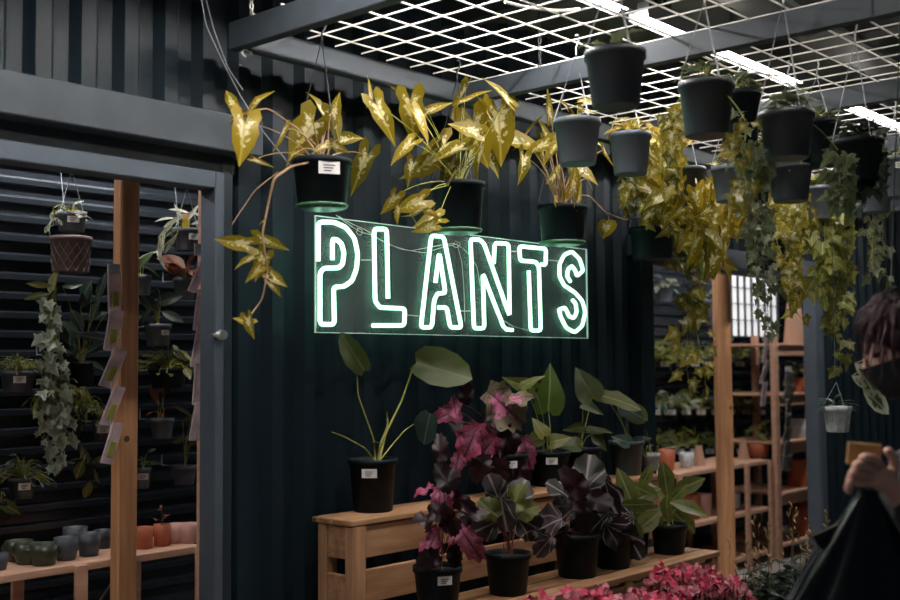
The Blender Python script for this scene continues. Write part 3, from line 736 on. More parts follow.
# ------------------------------------------------------------------ BENCH (crate with two tiers)
ZU = 1.02; c0 = at(354, 521, Z=ZU); y0 = c0.y; y1 = 3.0; xb0 = c0.x; xb1 = at(682, 470, Z=ZU).x
o = thing('crate_bench', 'rough timber crate bench standing against the container wall under the sign', 'bench', (xb0, y1, 0))
def bx(nm, *a, mt='crate', mb=None): return MB().rng(*a, bev=.003).build(nm, mt, o)
xr1 = at(666, 474, Y=y0).x
for (a, b) in ((y0, y0+.10), (y0+.105, y0+.20), (y0+.205, y1)): bx('top_board', xb0-.01, xr1, a, b, ZU-.02, ZU)
bx('leg', xb0-.005, xb0+.06, y0+.002, y0+.042, 0, ZU-.021, mt='crate_end')
bx('leg', xb0-.005, xb0+.05, y1-.045, y1-.003, 0, ZU-.021, mt='crate_end')
bx('leg', xb0+1.2, xb0+1.26, y0+.002, y0+.042, 0, ZU-.021, mt='crate_end')
bx('leg', xr1-.07, xr1-.01, y0+.002, y0+.042, 0, ZU-.021, mt='crate_end')
bx('leg', xr1-.07, xr1-.01, y1-.045, y1-.003, 0, ZU-.021, mt='crate_end')
bx('front_board', xb0+.061, xr1, y0+.008, y0+.028, ZU-.135, ZU-.022)
bx('front_board', xb0+.061, xr1, y0+.008, y0+.028, ZU-.29, ZU-.175)
bx('front_board', xb0+.061, xr1, y0+.008, y0+.028, ZU-.46, ZU-.34)
bx('side_board', xb0+.0, xb0+.02, y0+.043, y1-.046, ZU-.135, ZU-.022)
bx('side_board', xb0+.0, xb0+.02, y0+.043, y1-.046, ZU-.30, ZU-.19)
ZL2 = .705; yl0 = y0-.33; xl0 = xb0+.28; xl1 = 4.62
o = thing('crate_bench', 'low timber step bench in front of the crate bench, holding the dark begonias', 'bench', (xl0, yl0, 0))
for (a, b) in ((yl0, yl0+.09), (yl0+.10, yl0+.19), (yl0+.20, yl0+.30)): bx('top_board', xl0, xl1, a, b, ZL2-.022, ZL2)
for x in (xl0+.02, xl0+.9, xl1-.07): 
    bx('leg', x, x+.05, yl0+.002, yl0+.04, 0, ZL2-.023, mt='crate_end'); bx('leg', x, x+.05, yl0+.255, yl0+.295, 0, ZL2-.023, mt='crate_end')
bx('front_board', xl0+.071, xl1-.071, yl0+.01, yl0+.03, ZL2-.14, ZL2-.04)

# ---- plants on the bench (upper tier)
def bench_pot(px, wpx, hz, label, mt='potblack', Z=ZU, Y=None, nl=None, hpx=None, cat='potted plant', group=None, name='potted_plant', wl=None, zf=.75, k=.78):
    Y = Y or (y0+.14)
    p = at(px, 480, Y=Y); d = wpx*dep(p)/F; c = Vector((p.x, Y, Z+.0005))
    h = hz
    o = pot_thing(name, label, cat, c, d, h, mt, group, nlabel=nl, k=k, wl=wl, zf=zf)
    return o, c+Vector((0, 0, h))
GU = 'pots along the top of the crate bench'
o, p = bench_pot(373, 50, .19, 'black pot with three broad-leaved stems at the left end of the crate bench', nl=-.15, group=GU, wl=.055)
L, S = MB(), MB(); Y = p.y
img_leaves(L, None, [(355, 356, 46, 122, .5)], Y, None, 'round', mtj=.02, curl=.1, face=.8)
img_leaves(L, None, [(438, 369, 60, 345, .72)], Y-.02, None, 'round', mtj=.0, curl=.12, face=.75)
L2 = MB(); img_leaves(L2, None, [(427, 426, 36, 255, .9)], Y-.03, None, 'round', mtj=.0, curl=.1, face=1); L2.build('rounded_leaf', 'l_blue', o)
def pst(S, pts, r0, r1, Y): S.tube(smooth([at(x, y, Y=Y) for x, y in pts], 4, .45), r0, r1, 7)
for pts, r in (([(376, 470), (374, 440), (358, 395), (357, 372)], .0035), ([(378, 465), (385, 435), (402, 400), (414, 365)], .0055), ([(376, 462), (365, 448), (345, 437), (332, 432)], .003), ([(380, 460), (392, 445), (405, 430), (414, 424)], .003), ([(377, 470), (380, 445), (388, 425), (387, 412)], .005)): pst(S, pts, r, r*.6, Y)
L.leaf(at(372, 443, Y=Y), idir(5), jit(Vector((0, 0, 1)), .1), .04, 'round')
L.build('foliage', 'l_alo', o); S.build('stem', 'stem', o)
def bplant(args, leaves, shape, lm, sm='stemred', curl=.25, face=.8, fold=.2, extra=None, **kw):
    o, p = bench_pot(*args, **kw); L, S = MB(), MB()
    img_leaves(L, S, leaves, p.y-.02, p-Vector((0, 0, .01)), shape, mtj=.06, curl=curl, face=face, fold=fold)
    L.build('foliage', lm, o)
    if extra:
        for nm, lvs, sh, lm2 in extra:
            L = MB(); img_leaves(L, S, lvs, p.y-.06, p-Vector((0, 0, .01)), sh, mtj=.05, curl=curl, face=face, fold=fold); L.build(nm, lm2, o)
    S.build('stem', sm, o); return o, p
bplant((505, 46, .16, 'black labelled pot of begonia with big pink-centred jagged leaves on the crate bench'), [(472, 440, 44, 250), (526, 450, 32, 285), (488, 446, 30, 230), (455, 412, 26, 110), (448, 414, 26, 200), (493, 440, 30, 300)], 'beg', 'l_pink', nl=.3, group=GU, wl=.05,
       extra=[('two_tone_foliage', [(503, 404, 54, 320), (516, 398, 30, 20)], 'beg', 'l_pinkg'), ('wine_foliage', [(480, 425, 30, 200), (462, 430, 28, 130), (510, 440, 34, 290), (482, 465, 28, 250), (500, 470, 30, 270), (465, 395, 26, 90), (520, 470, 26, 320)], 'beg', 'l_red')])
bplant((550, 42, .15, 'black labelled pot with one tall upright glossy leaf on the crate bench'), [(550, 392, 46, 85, .85)], 'heart', 'l_bright', 'stem', face=1, nl=.1, group=GU, wl=.05,
       extra=[('side_foliage', [(522, 385, 34, 160, .6), (558, 440, 22, 20, .8), (540, 428, 22, 120), (534, 440, 20, 200), (530, 382, 26, 40, .6)], 'heart', 'l_olive')])
bplant((584, 38, .155, 'dark pot with a tall olive-leaved cutting, between the glossy-leaf pot and the teal pot'), [(586, 385, 34, 120, .9), (598, 430, 26, 5, .5), (575, 428, 22, 190, .6), (600, 442, 20, 320), (570, 445, 22, 170), (592, 408, 24, 340, .6)], 'heart', 'l_alo', 'stem', group=GU)
bplant((627, 36, .16, 'teal black pot with a forked broad-leaved plant at the right end of the crate bench', 'pot_teal'), [(618, 400, 42, 345, .6), (636, 414, 22, 335, .9), (605, 396, 20, 180, .7)], 'round', 'l_olive', 'stem', group=GU,
       extra=[('blue_foliage', [(632, 412, 26, 330, .8), (640, 440, 20, 20, .6), (622, 440, 18, 160)], 'heart', 'l_blue')])
o, p = bench_pot(651, 19, .085, 'small white mosaic pot with strappy leaves beyond the teal pot', mt='whitepot', Y=y0+.16, group=GU)
L, S = MB(), MB(); img_leaves(L, S, [(648, 435, 26, 95, .7), (658, 450, 26, 60, .5), (643, 450, 22, 120, .6), (668, 447, 22, 15, .4)], p.y, p, 'ell', curl=.3); L.build('foliage', 'l_olive', o); S.build('stem', 'stem', o)

# ---- lower tier
GL = 'begonias and foliage pots on the low step bench'; YLo = yl0+.15
bplant((437, 50, .155, 'black labelled pot of tall magenta-leaved begonia at the left end of the low bench'), [(444, 496, 32, 270), (432, 540, 34, 235), (466, 538, 44, 300, 1.1), (457, 465, 26, 260), (425, 490, 20, 200)], 'beg', 'l_pink', Z=ZL2, Y=YLo, nl=.3, group=GL, wl=.05,
       extra=[('wine_foliage', [(436, 515, 34, 220), (450, 520, 34, 300), (430, 560, 26, 210), (446, 480, 30, 120), (470, 515, 26, 20), (440, 450, 26, 100), (460, 500, 30, 330), (455, 555, 26, 280), (425, 520, 24, 180)], 'beg', 'l_red')])
bplant((507, 47, .15, 'black pot of dark silver-veined begonia right of the magenta one on the low bench'), [(503, 512, 40, 280), (516, 496, 34, 60), (530, 524, 38, 330), (484, 528, 36, 210), (540, 540, 28, 300), (495, 490, 28, 110)], 'rex', 'l_rex', Z=ZL2, Y=YLo, group=GL,
       extra=[('olive_foliage', [(515, 500, 30, 70), (490, 510, 26, 140), (525, 510, 26, 20)], 'rex', 'l_olive')])
bplant((576, 48, .17, 'black pot of large dark begonia with purple-grey leaves in the middle of the low bench'), [(587, 475, 38, 80), (576, 500, 40, 200), (566, 514, 34, 220), (548, 524, 36, 200), (592, 492, 34, 40), (560, 490, 26, 140), (545, 545, 26, 230)], 'rex', 'l_rex', Z=ZL2, Y=YLo, group=GL,
       extra=[('dark_foliage', [(575, 485, 34, 130), (585, 515, 34, 280), (560, 535, 30, 250), (598, 500, 26, 0)], 'rex', 'l_red')])
bplant((612, 42, .17, 'black pot of begonia with black leaves striped in silver on the low bench'), [(607, 494, 48, 280), (620, 532, 46, 330), (622, 520, 30, 200), (634, 545, 26, 300), (600, 520, 30, 220)], 'rex', 'l_rexs', Z=ZL2, Y=YLo, group=GL)
bplant((633, 34, .16, 'dark pot of yellow-green mottled leaves behind the striped begonia on the low bench'), [(628, 492, 42, 110, 1), (640, 498, 40, 30, 1), (636, 515, 36, 330, 1), (622, 505, 34, 200), (648, 510, 30, 10), (632, 526, 34, 300), (645, 480, 30, 60)], 'ell', 'l_pep', 'stem', Z=ZL2, Y=y0-.07, group=GL)
bplant((668, 38, .13, 'black pot of olive rubber plant at the right end of the low bench'), [(666, 483, 40, 100, 1.3), (657, 492, 34, 130, 1.1), (685, 487, 40, 25, 1.1), (686, 506, 42, 350, 1.1), (647, 492, 34, 155, 1.1), (640, 505, 38, 185, 1.2), (650, 520, 34, 215, 1.2), (676, 515, 34, 320, 1.2), (666, 508, 34, 270, 1.1), (675, 498, 32, 45), (660, 525, 30, 250), (688, 520, 26, 300)], 'ell', 'l_pep', 'stem', Z=ZL2, Y=YLo, group=GL, face=.4)

# ---- pink flower boxes and grassy plants in front
def planterbox(name, label, cat, px0, px1, Yc, ztop, h=.14, w=.2):
    a = at(px0, 590, Y=Yc).x; b = at(px1, 590, Y=Yc).x
    o = thing(name, label, cat, ((a+b)/2, Yc, ztop-h))
    m_ = MB(); m_.rng(a, b, Yc-w/2, Yc+w/2, ztop-h, ztop-h+.01); m_.rng(a, b, Yc-w/2, Yc-w/2+.008, ztop-h+.01, ztop); m_.rng(a, b, Yc+w/2-.008, Yc+w/2, ztop-h+.01, ztop)
    m_.rng(a, a+.008, Yc-w/2+.008, Yc+w/2-.008, ztop-h+.01, ztop); m_.rng(b-.008, b, Yc-w/2+.008, Yc+w/2-.008, ztop-h+.01, ztop)
    m_.build('trough', 'potblack', o); MB().rng(a+.01, b-.01, Yc-w/2+.01, Yc+w/2-.01, ztop-h+.011, ztop-.02).build('soil', 'soil', o)
    return o, a, b
def flowers(label, px0, px1, Yc, n, peaks, mats, seed):
    zt = .52; o, a, b = planterbox('flower_trough', label, 'flowers', px0, px1, Yc, zt)
    L, S, Fh, Fp, Fw = MB(), MB(), MB(), MB(), MB()
    for k in range(n):
        x = R.uniform(a-.02, b+.02); y = R.uniform(Yc-.11, Yc+.11); t = (x-a)/(b-a)
        H = .20 + .10*peaks(t) + R.uniform(-.07, .02); p = Vector((x, y, zt+H)); bs = Vector((min(max(x+R.uniform(-.04, .04), a+.03), b-.03), min(max(y, Yc-.08), Yc+.08), zt-.03))
        S.tube([bs, (bs+p)/2+jit(Vector(), .01), p], .0018, .001, 4)
        for q in range(3): 
            c = bs.lerp(p, R.uniform(.3, .95)); L.leaf(c, jit(Vector((0, 0, .2)), 1), jit(Vector((0, 0, 1)), .5), R.uniform(.02, .045), 'ell', W=1.1)
        T = R.choices((Fh, Fp, Fw), mats)[0]
        for q in range(R.choice((2, 3, 4, 5))):
            c = p+jit(Vector(), .018); nrm = jit(Vector((0, 0, .6))-FW*.6, .6).normalized(); u = nrm.orthogonal().normalized(); v = nrm.cross(u)
            for e in range(5):
                g = e*2*PI/5+k; d = u*math.cos(g)+v*math.sin(g)
                T.leaf(c, d+nrm*.35, nrm, R.uniform(.007, .0135), 'petal', W=1.6, curl=.3)
    L.build('foliage', 'l_red', o); S.build('stem', 'stemred', o); Fh.build('hot_pink_blossom', 'p_hot', o); Fp.build('pale_pink_blossom', 'p_pale', o); Fw.build('wine_blossom', 'p_wine', o)
    st = MB(); st.rng(a+.02, b-.02, Yc-.09, Yc+.09, zt-.18, zt-.141)
    for x in (a+.05, b-.09):
        for y in (Yc-.08, Yc+.05): st.rng(x, x+.04, y, y+.03, 0, zt-.18)
    return st
YF = 1.98
pk = lambda t: .8*math.exp(-((t-.35)/.2)**2) - .5*t*0
s1 = flowers('trough of mixed pink blossoms in front of the low bench, farther from the log post', 515, 628, YF, 330, lambda t: 1.15-.3*t+.25*math.exp(-((t-.5)/.2)**2), (4, 5, 4), 1)
tag(s1.build('flower_stand', 'crate'), 'low timber stand under the left pink flower trough', 'stand')
s1 = flowers('trough of hot pink blossoms in front of the low bench, beside the log post', 632, 722, YF, 330, lambda t: .25+.9*math.exp(-((t-.55)/.3)**2), (5, 5, 4), 2)
tag(s1.build('flower_stand', 'crate'), 'low timber stand under the right pink flower trough', 'stand')
o, a, b = planterbox('leafy_trough', 'trough of dark strappy seedlings and dry sprigs in front of the log post', 'plants', 735, 835, YF+.12, .50)
L, S, D = MB(), MB(), MB()
for k in range(150):
    x = R.uniform(a, b); bs = Vector((min(max(x, a+.02), b-.02), R.uniform(YF+.04, YF+.2), .47)); H = R.uniform(.10, .26)
    tp = bs+Vector((R.uniform(-.05, .05), R.uniform(-.05, .05), H)); S.tube([bs, (bs+tp)/2+jit(Vector(), .01), tp], .0016, .001, 4)
    for q in range(5):
        c = bs.lerp(tp, R.uniform(.4, 1)); g = R.uniform(0, 2*PI); L.leaf(c, Vector((math.cos(g), math.sin(g), R.uniform(-.3, 1.1))), jit(Vector((0, 0, 1)), .4), R.uniform(.05, .10), 'ell', W=.75, curl=.5)
L.build('foliage', 'l_dark', o); S.build('stem', 'stemdark', o)
for k in range(22):
    bs = Vector((R.uniform(a+.02, b-.05), R.uniform(YF+.04, YF+.2), .47)); tp = bs+Vector((R.uniform(-.05, .05), 0, R.uniform(.3, .48)))
    D.tube([bs, (bs+tp)/2+jit(Vector(), .02), tp], .0014, .0008, 4)
    for q in range(6): D.leaf(bs.lerp(tp, R.uniform(.6, 1)), jit(Vector((0, 0, 1)), .8), jit(-FW, .3), .025, 'long', W=1.6)
D.build('dry_sprig', 'stembrown', o)
st = MB(); st.rng(a+.02, b-.02, YF+.03, YF+.2, .32, .359)
for x in (a+.05, b-.09):
    for y in (YF+.04, YF+.17): st.rng(x, x+.04, y, y+.03, 0, .32)
tag(st.build('flower_stand', 'crate'), 'low timber stand under the trough of dark seedlings', 'stand')

# ------------------------------------------------------------------ INTERIOR racks
YR0, YR1 = 4.03, 4.5
def rack(x0, x1, label, levels, ups, mt='pale_wood', cross=True):
    o = thing('shelf_rack', label, 'shelf', ((x0+x1)/2, (YR0+YR1)/2, 0))
    for z in levels: MB().rng(x0, x1, YR0, YR1, z-.03, z, bev=.003).build('shelf_board', mt, o)
    for x in ups:
        for y in (YR0-.026, YR1+.001): MB().rng(x, x+.05, y, y+.024, 0, max(levels)-.002 if y < YR1 else max(levels), bev=.003).build('upright', mt, o)
    if cross:
        for i in range(len(ups)-1):
            MB().tube([(ups[i]+.03, YR1-.02, .1), (ups[i+1], YR1-.02, max(levels)-.05)], .004, n=5).build('cross_brace', 'greywire', o)
    return o
ZR = .785
xL1 = at(204, 540, Y=YR0).x
u1 = at(78, 570, Y=YR0).x
rack(-1.2, xL1, 'pale timber shelf rack inside the left doorway carrying ceramic pots', (ZR, .1), (u1-.9, u1-.02, xL1-.05))
rk0 = at(640, 480, Y=YR0).x; rk1 = at(770, 467, Y=YR0).x
uR = [at(x, 480, Y=YR0).x for x in (676, 744)]
rack(rk0, rk1, 'pale timber shelf rack against the back wall seen through the right doorway', (ZR, .42, .09), [rk0, uR[0], uR[1], rk1-.05], cross=False)
# tall ladder upright + end rack
xe = rk1+.02
o = thing('shelf_rack', 'tall narrow timber rack beside the right door jamb holding terracotta pots', 'shelf', (xe+.2, 3.9, 0))
def ub(nm, *a): return MB().rng(*a, bev=.003).build(nm, 'pale_wood', o)
xe2 = xe+.62
for x in (xe, xe2):
    ub('upright', x, x+.07, YR0-.05, YR0-.01, 0, 1.78); ub('upright', x, x+.07, YR1-.05, YR1-.01, 0, 1.78)
for z in (.12, .52, .92, 1.30, 1.70):
    ub('shelf_board', xe+.0705, xe2-.0005, YR0-.06, YR1, z-.02, z)
    if z > .12: ub('rail', xe+.0705, xe2-.0005, YR0-.045, YR0-.02, z-.10, z-.021)
def simple_pot(px, pyb, wpx, hpx, mt, label, Y, cat='pot', group=None, k=.8, name='plant_pot', Z=ZR, nf=0, handle=False):
    p = at(px, pyb, Y=Y); s = dep(p)/F; c = Vector((p.x, Y, Z+.0008)); d = wpx*s; h = hpx*s
    o = thing(name, label, cat, c, group)
    MB().lathe(c, [(d*k/2*.95, 0), (d*k/2, .004), (d*.47, h*.45), (d*.5, h), (d*.46, h), (d*.43, h*.45), (d*k*.42, h*.12)], 24).build('pot', mt, o)
    if handle:
        for sgn in (-1, 1):
            g = MB(); q = c+RT*sgn*d*.47+Vector((0, 0, h*.62)); g.tube([q+RT*sgn*.012*math.sin(t)*1.2+Vector((0, 0, .02*math.cos(t))) for t in [k*PI/6 for k in range(7)]], .005, n=6); g.build('handle', mt, o)
    return o, c+Vector((0, 0, h))
GG = 'green glazed cups on the left rack'; GB = 'slate grey pots on the left rack'; GT = 'terracotta and pink pots on the left rack'
simple_pot(19, 555, 27, 20, 'greenpot', 'green eared cup standing farthest to the left in its trio', 4.28, group=GG, handle=True)
simple_pot(28, 556, 27, 20, 'greenpot', 'green eared cup in the middle of its trio', 4.19, group=GG, handle=True)
simple_pot(44, 557, 28, 21, 'greenpot', 'green eared cup in front beside the slate pots', 4.12, group=GG, handle=True)
simple_pot(66, 551, 24, 22, 'bluepot', 'slate grey pot nearest the green cups', 4.16, group=GB)
simple_pot(75, 548, 24, 22, 'bluepot', 'slate grey pot standing at the back of its trio', 4.36, group=GB)
simple_pot(89, 547, 23, 22, 'bluepot', 'slate grey pot nearest the timber post', 4.18, group=GB)
simple_pot(103, 546, 18, 18, 'potmid', 'low dark pot tucked behind the timber post', 4.3)
simple_pot(-1, 556, 18, 16, 'bluepot', 'dark bowl cut by the left picture edge', 4.15)
simple_pot(144, 545, 18, 21, 'terra', 'terracotta pot right beside the timber post', 4.16, group=GT, k=.95)
o, p = simple_pot(162, 543, 17, 21, 'terra', 'terracotta pot with a tiny seedling', 4.16, group=GT, k=.95)
L, S = MB(), MB(); bushy(L, S, p-Vector((0, 0, .02)), 7, .03, .035, 'ell', up=1.5, hz=.09); L.build('foliage', 'l_redleaf', o); S.build('stem', 'stemdark', o)
simple_pot(176, 541, 17, 19, 'pinkpot', 'dusty pink pot right of the seedling pot', 4.18, group=GT, k=.95)
simple_pot(189, 540, 19, 19, 'pinkpot', 'larger dusty pink pot next to the pale one', 4.14, group=GT, k=.95)
simple_pot(199, 538, 13, 17, 'whitepot', 'pale pot half hidden by the door jamb', 4.16, group=GT, k=.95)
GRk = 'pots on the right rack'
simple_pot(667, 480, 17, 21, 'terra', 'terracotta pot on the right rack left of a white pot', 4.2, group=GRk)
simple_pot(687, 478, 15, 15, 'whitepot', 'small white pot on top of the right rack', 4.2, group=GRk)
def pbag(px, Z, Y, w, h, label, mt='paper'):
    p = at(px, 470, Y=Y); b = MB(); c = Vector((p.x, Y, Z+.001))
    b.v += [c+Vector(q) for q in ((-w/2, -.03, 0), (w/2, -.03, 0), (w/2, .03, 0), (-w/2, .03, 0), (-w*.42, -.004, h), (w*.42, -.004, h), (w*.42, .004, h), (-w*.42, .004, h))]
    for q in ((0, 1, 5, 4), (1, 2, 6, 5), (2, 3, 7, 6), (3, 0, 4, 7), (3, 2, 1, 0), (4, 5, 6, 7)): b.face(list(q))
    return tag(b.build('paper_bag', mt), label, 'bag')
pbag(699, ZR, 4.2, .10, .15, 'small kraft paper bag next to the white pot on the right rack')
pbag(744, ZR, 4.2, .09, .15, 'small kraft paper bag on the right rack beyond the log post')
o, p = simple_pot(759, 467, 20, 14, 'terra', 'low terracotta bowl at the end of the right rack', 4.2, group=GRk)
L, S = MB(), MB(); bushy(L, S, p, 16, .06, .08, 'ell', up=1.3, hz=.22, W=1.3); L.build('foliage', 'l_olive', o); S.build('stem', 'stem', o)
o, p = simple_pot(640, 480, 20, 12, 'whitepot', 'shallow white bowl at the near end of the right rack', 4.15, group=GRk)
for px, wp, hp, mt, lb in ((655, 20, 22, 'yellowtag', 'yellow pot on the middle shelf of the right rack'), (690, 22, 24, 'terra', 'orange pot on the middle shelf of the right rack'), (703, 18, 22, 'pinkpot', 'pink pot on the middle shelf next to the log post'), (735, 12, 16, 'whitepot', 'white cup on the middle shelf beyond the log post')):
    simple_pot(px, 515, wp, hp, mt, lb, 4.18, group='pots on the middle shelf of the right rack', Z=.42, k=.9)
simple_pot(764, 560, 24, 20, 'brownpot', 'brown basket pot on the bottom shelf of the right rack', 4.2, Z=.09, k=.8)
for z, hh, lb in ((.12, 30, 'terracotta cylinder pot on the bottom shelf of the narrow rack'), (.52, 26, 'terracotta cylinder pot on the second shelf of the narrow rack'), (.92, 18, 'white pot on the third shelf of the narrow rack')):
    simple_pot(800, 520, 23, hh, 'terra' if z < .9 else 'whitepot', lb, 4.1, Z=z, k=.98)
o, p = simple_pot(798, 440, 16, 14, 'terra', 'small orange pot on the fourth shelf of the narrow rack', 4.1, Z=1.30, k=.9)
L, S = MB(), MB(); bushy(L, S, p, 16, .07, .07, 'ell', up=1.2, hz=.15); L.build('foliage', 'l_olive', o); S.build('stem', 'stem', o)
pbag(798, 1.70, 4.1, .30, .34, 'large brown paper sack on top of the narrow rack')
# ---- strips of packets
def strip(px, y0p, y1p, n, Y, wpx, label, mt, inner=None, cat='seed packets'):
    t = at(px, y0p, Y=Y); b = at(px-3, y1p, Y=Y); s = dep(t)/F; w_ = wpx*s
    o = thing('packet_strip', label, cat, t); hgt = (t-b).length/n
    g = MB(); g.tube([t+Vector((0, 0, .04)), b], .0012, n=4); g.box(t+Vector((0, -.004, .02)), (w_*.9, .004, .045)); g.build('hang_strip', 'label', o)
    for k in range(n):
        c = t.lerp(b, (k+.5)/n)+Vector((0, -.012, 0)); rot = Matrix.Rotation(R.uniform(-.12, .24), 3, 'Y') @ Matrix.Rotation(R.uniform(.1, .4), 3, 'X') @ Matrix.Rotation(R.uniform(-.4, .3), 3, 'Z')
        q = MB(); q.box(c, (w_, .010, hgt*1.12), 0, rot, bev=.004); pk = q.build('packet', mt, o)
        if inner: q = MB(); q.box(c+rot@Vector((0, -.007, -hgt*.15)), (w_*.5, .005, hgt*.4), 0, rot, bev=.002); q.build('seeds', inner, pk)
    return o
strip(113, 275, 462, 5, 3.82, 15, 'strip of clear seed packets hanging against the square timber post', 'plastic', 'seed')
strip(198, 255, 440, 5, 3.66, 11, 'strip of clear pink packets hanging against the left door jamb', 'plastic')
strip(765, 318, 405, 4, 3.9, 9, 'strip of pink packets hanging on the tall rack upright', 'plastic')
strip(788, 372, 470, 7, 3.75, 14, 'strip of silvery seed packets hanging in front of the narrow rack', 'silver')

# ------------------------------------------------------------------ INTERIOR wall plants (left)
YI = 4.56
def wallpot(px, pyr, wpx, hpx, label, mt='potgrey', nl=None, fol=None, hang=None, group='small pots hung on the ribbed wall inside the left doorway', wl=.05, Y=YI, st='stem', name='wall_plant', k=.78):
    p = at(px, pyr, Y=Y); s = dep(p)/F; d = wpx*s; h = hpx*s
    o = pot_thing(name, label, 'hanging plant' if hang else 'wall plant', p-Vector((0, 0, h)), d, h, mt, group, nlabel=nl, hang=None, wl=wl, k=k, zf=.6)
    g = MB()
    if hang:
        tp = at(px, hang, Y=Y)
        for sx in (-1, 1): g.tube([p+Vector((sx*d*.48, 0, -.005)), tp], .0015, n=5)
        g.tube([p+Vector((0, d*.48, -.005)), tp+Vector((0, .1, .02)), Vector((tp.x, 4.74, tp.z+.03))], .0015, n=5)
    else:
        g.tube([p+Vector((0, d*.3, -.01)), Vector((p.x, 4.745, p.z-.01)), Vector((p.x, 4.745, p.z+.04))], .003, n=5)
    g.build('hanger', 'greywire', o)
    if fol:
        S = MB(); first = True
        for f in fol:
            L = MB()
            if f[0] == 'b': bushy(L, S, p-Vector((0, 0, .01)), f[2], f[3], f[4], f[5], up=f[6], droop=f[7], hz=f[8])
            if f[0] == 'i': img_leaves(L, S, f[2], Y-.02, p, f[3], mtj=.04, face=.7)
            if f[0] == 'v':
                for (x0, y0_, x1, y1_, n) in f[2]:
                    a = at(x0, y0_, Y=Y-.04); S.tube(bez(p, (p+a)/2+Vector((0, 0, .05)), a, 6), .0015, n=4); vine(L, S, a, at(x1, y1_, Y=Y-.05), n, f[4], f[3], rad=.035)
            L.build('foliage' if first else 'trailing_foliage' if f[0] == 'v' else 'side_foliage', f[1], o); first = False
        S.build('stem', st, o)
    return o, p
wallpot(72, 213, 28, 19, 'grey hanging pot with small white-edged plant above the textured planter', nl=.1, hang=170, fol=[('b', 'l_var', 30, .06, .04, 'ell', .6, .03, .06), ('v', 'l_var', [(54, 208, 52, 226, 8)], 'ell', .04)], k=.88)
o = wallpot(71, 237, 41, 36, 'brown diamond-textured planter hanging under the grey pot', 'brownpot', k=.84)[0]
# diamond relief on the planter
p = at(71, 237, Y=YI); s = dep(p)/F; g = MB(); d = 41*s; h = 36*s; b = p-Vector((0, 0, h))
for sg in (-1, 1):
    for k in range(20):
        q = []
        for t in range(9):
            z = h*.86*t/8+.004; r = d/2*(.84+(.93-.84)*t/8)+.001; a = k*2*PI/14+sg*t*.13; q.append(b+Vector((r*math.cos(a), r*math.sin(a), z)))
        g.tube(q, .0022, n=4)
g.build('diamond_relief', 'brownpot', o)
wallpot(187, 229, 29, 22, 'grey hanging pot with arching spider plant at the upper right of the left doorway', nl=.5, hang=188, fol=[('i', 'l_var', [(168, 228, 24, 230), (163, 235, 26, 250), (172, 222, 24, 200), (180, 214, 20, 120), (192, 214, 20, 60), (198, 222, 18, 20), (160, 245, 26, 265), (172, 242, 24, 240), (180, 210, 22, 160), (200, 215, 20, 340), (166, 218, 20, 180), (150, 253, 26, 190), (160, 258, 20, 300)], 'long')])
t_ = at(186, 222, Y=YI-.045); q = MB(); q.box(t_-Vector((0, 0, .05)), (.006, .002, .07)); q.box(t_, (.04, .003, .06)); q.box(t_+Vector((0, 0, .03)), (.042, .004, .018), 1); tag(q.build('plant_tag', ['yellowtag', 'pinktag']), 'yellow and red plant tag stuck in the spider plant pot', 'tag')
wallpot(185, 278, 23, 20, 'grey wall pot with rusty red leaves under the spider plant', fol=[('b', 'l_redleaf', 16, .06, .08, 'ell', 1.6, 0, .09), ('i', 'l_redleaf', [(178, 262, 26, 140), (190, 262, 24, 70), (170, 260, 22, 160)], 'ell')])
wallpot(158, 324, 27, 22, 'grey labelled wall pot with broad dark leaves right of the timber post', nl=.6, wl=.04, fol=[('i', 'l_dark', [(150, 305, 28, 120, 1.2), (165, 300, 28, 20, 1), (170, 315, 24, 340), (150, 292, 24, 200), (145, 315, 20, 230)], 'ell'), ('b', 'l_dark', 8, .06, .07, 'ell', 1, 0, .1)])
wallpot(143, 275, 17, 20, 'grey wall pot half hidden by the right side of the timber post', fol=[('i', 'l_green', [(143, 262, 22, 60, 1), (150, 270, 20, 330, 1)], 'ell')])
wallpot(18, 371, 34, 21, 'dark labelled wall pot with tiny red-speckled plant at the left edge', 'potmid', nl=.1, fol=[('b', 'l_dark', 90, .11, .025, 'ell', .5, .02, .09)])
o = wallpot(22, 477, 27, 21, 'dark labelled wall pot with bushy reddish plant above the green cups', 'potmid', nl=.2, fol=[('b', 'l_blue', 90, .12, .035, 'ell', .5, .05, .10)])
wallpot(104, 420, 22, 20, 'grey labelled wall pot left of the timber post above the shelf', 'potmid', nl=.1, wl=.07, fol=[('b', 'l_green', 12, .06, .07, 'ell', .8, .02, .08)])
wallpot(162, 418, 24, 20, 'grey wall pot with rusty stems and a tag right of the timber post', nl=None, fol=[('i', 'l_redleaf', [(155, 395, 20, 110), (165, 392, 18, 70), (158, 382, 18, 160)], 'ell'), ('b', 'l_redleaf', 5, .05, .05, 'ell', 1, 0, .08)])
wallpot(184, 465, 25, 19, 'grey wall pot with a single bare seedling near the door jamb', fol=[('i', 'l_olive', [(186, 412, 22, 130, 1), (190, 418, 20, 20, 1), (181, 440, 14, 200), (186, 450, 12, 60), (192, 445, 12, 40)], 'ell')])
wallpot(143, 468, 15, 20, 'grey labelled wall pot peeping out behind the post above the terracotta pots', nl=.0, fol=[('b', 'l_dark', 8, .05, .06, 'ell', 1, 0, .08)])
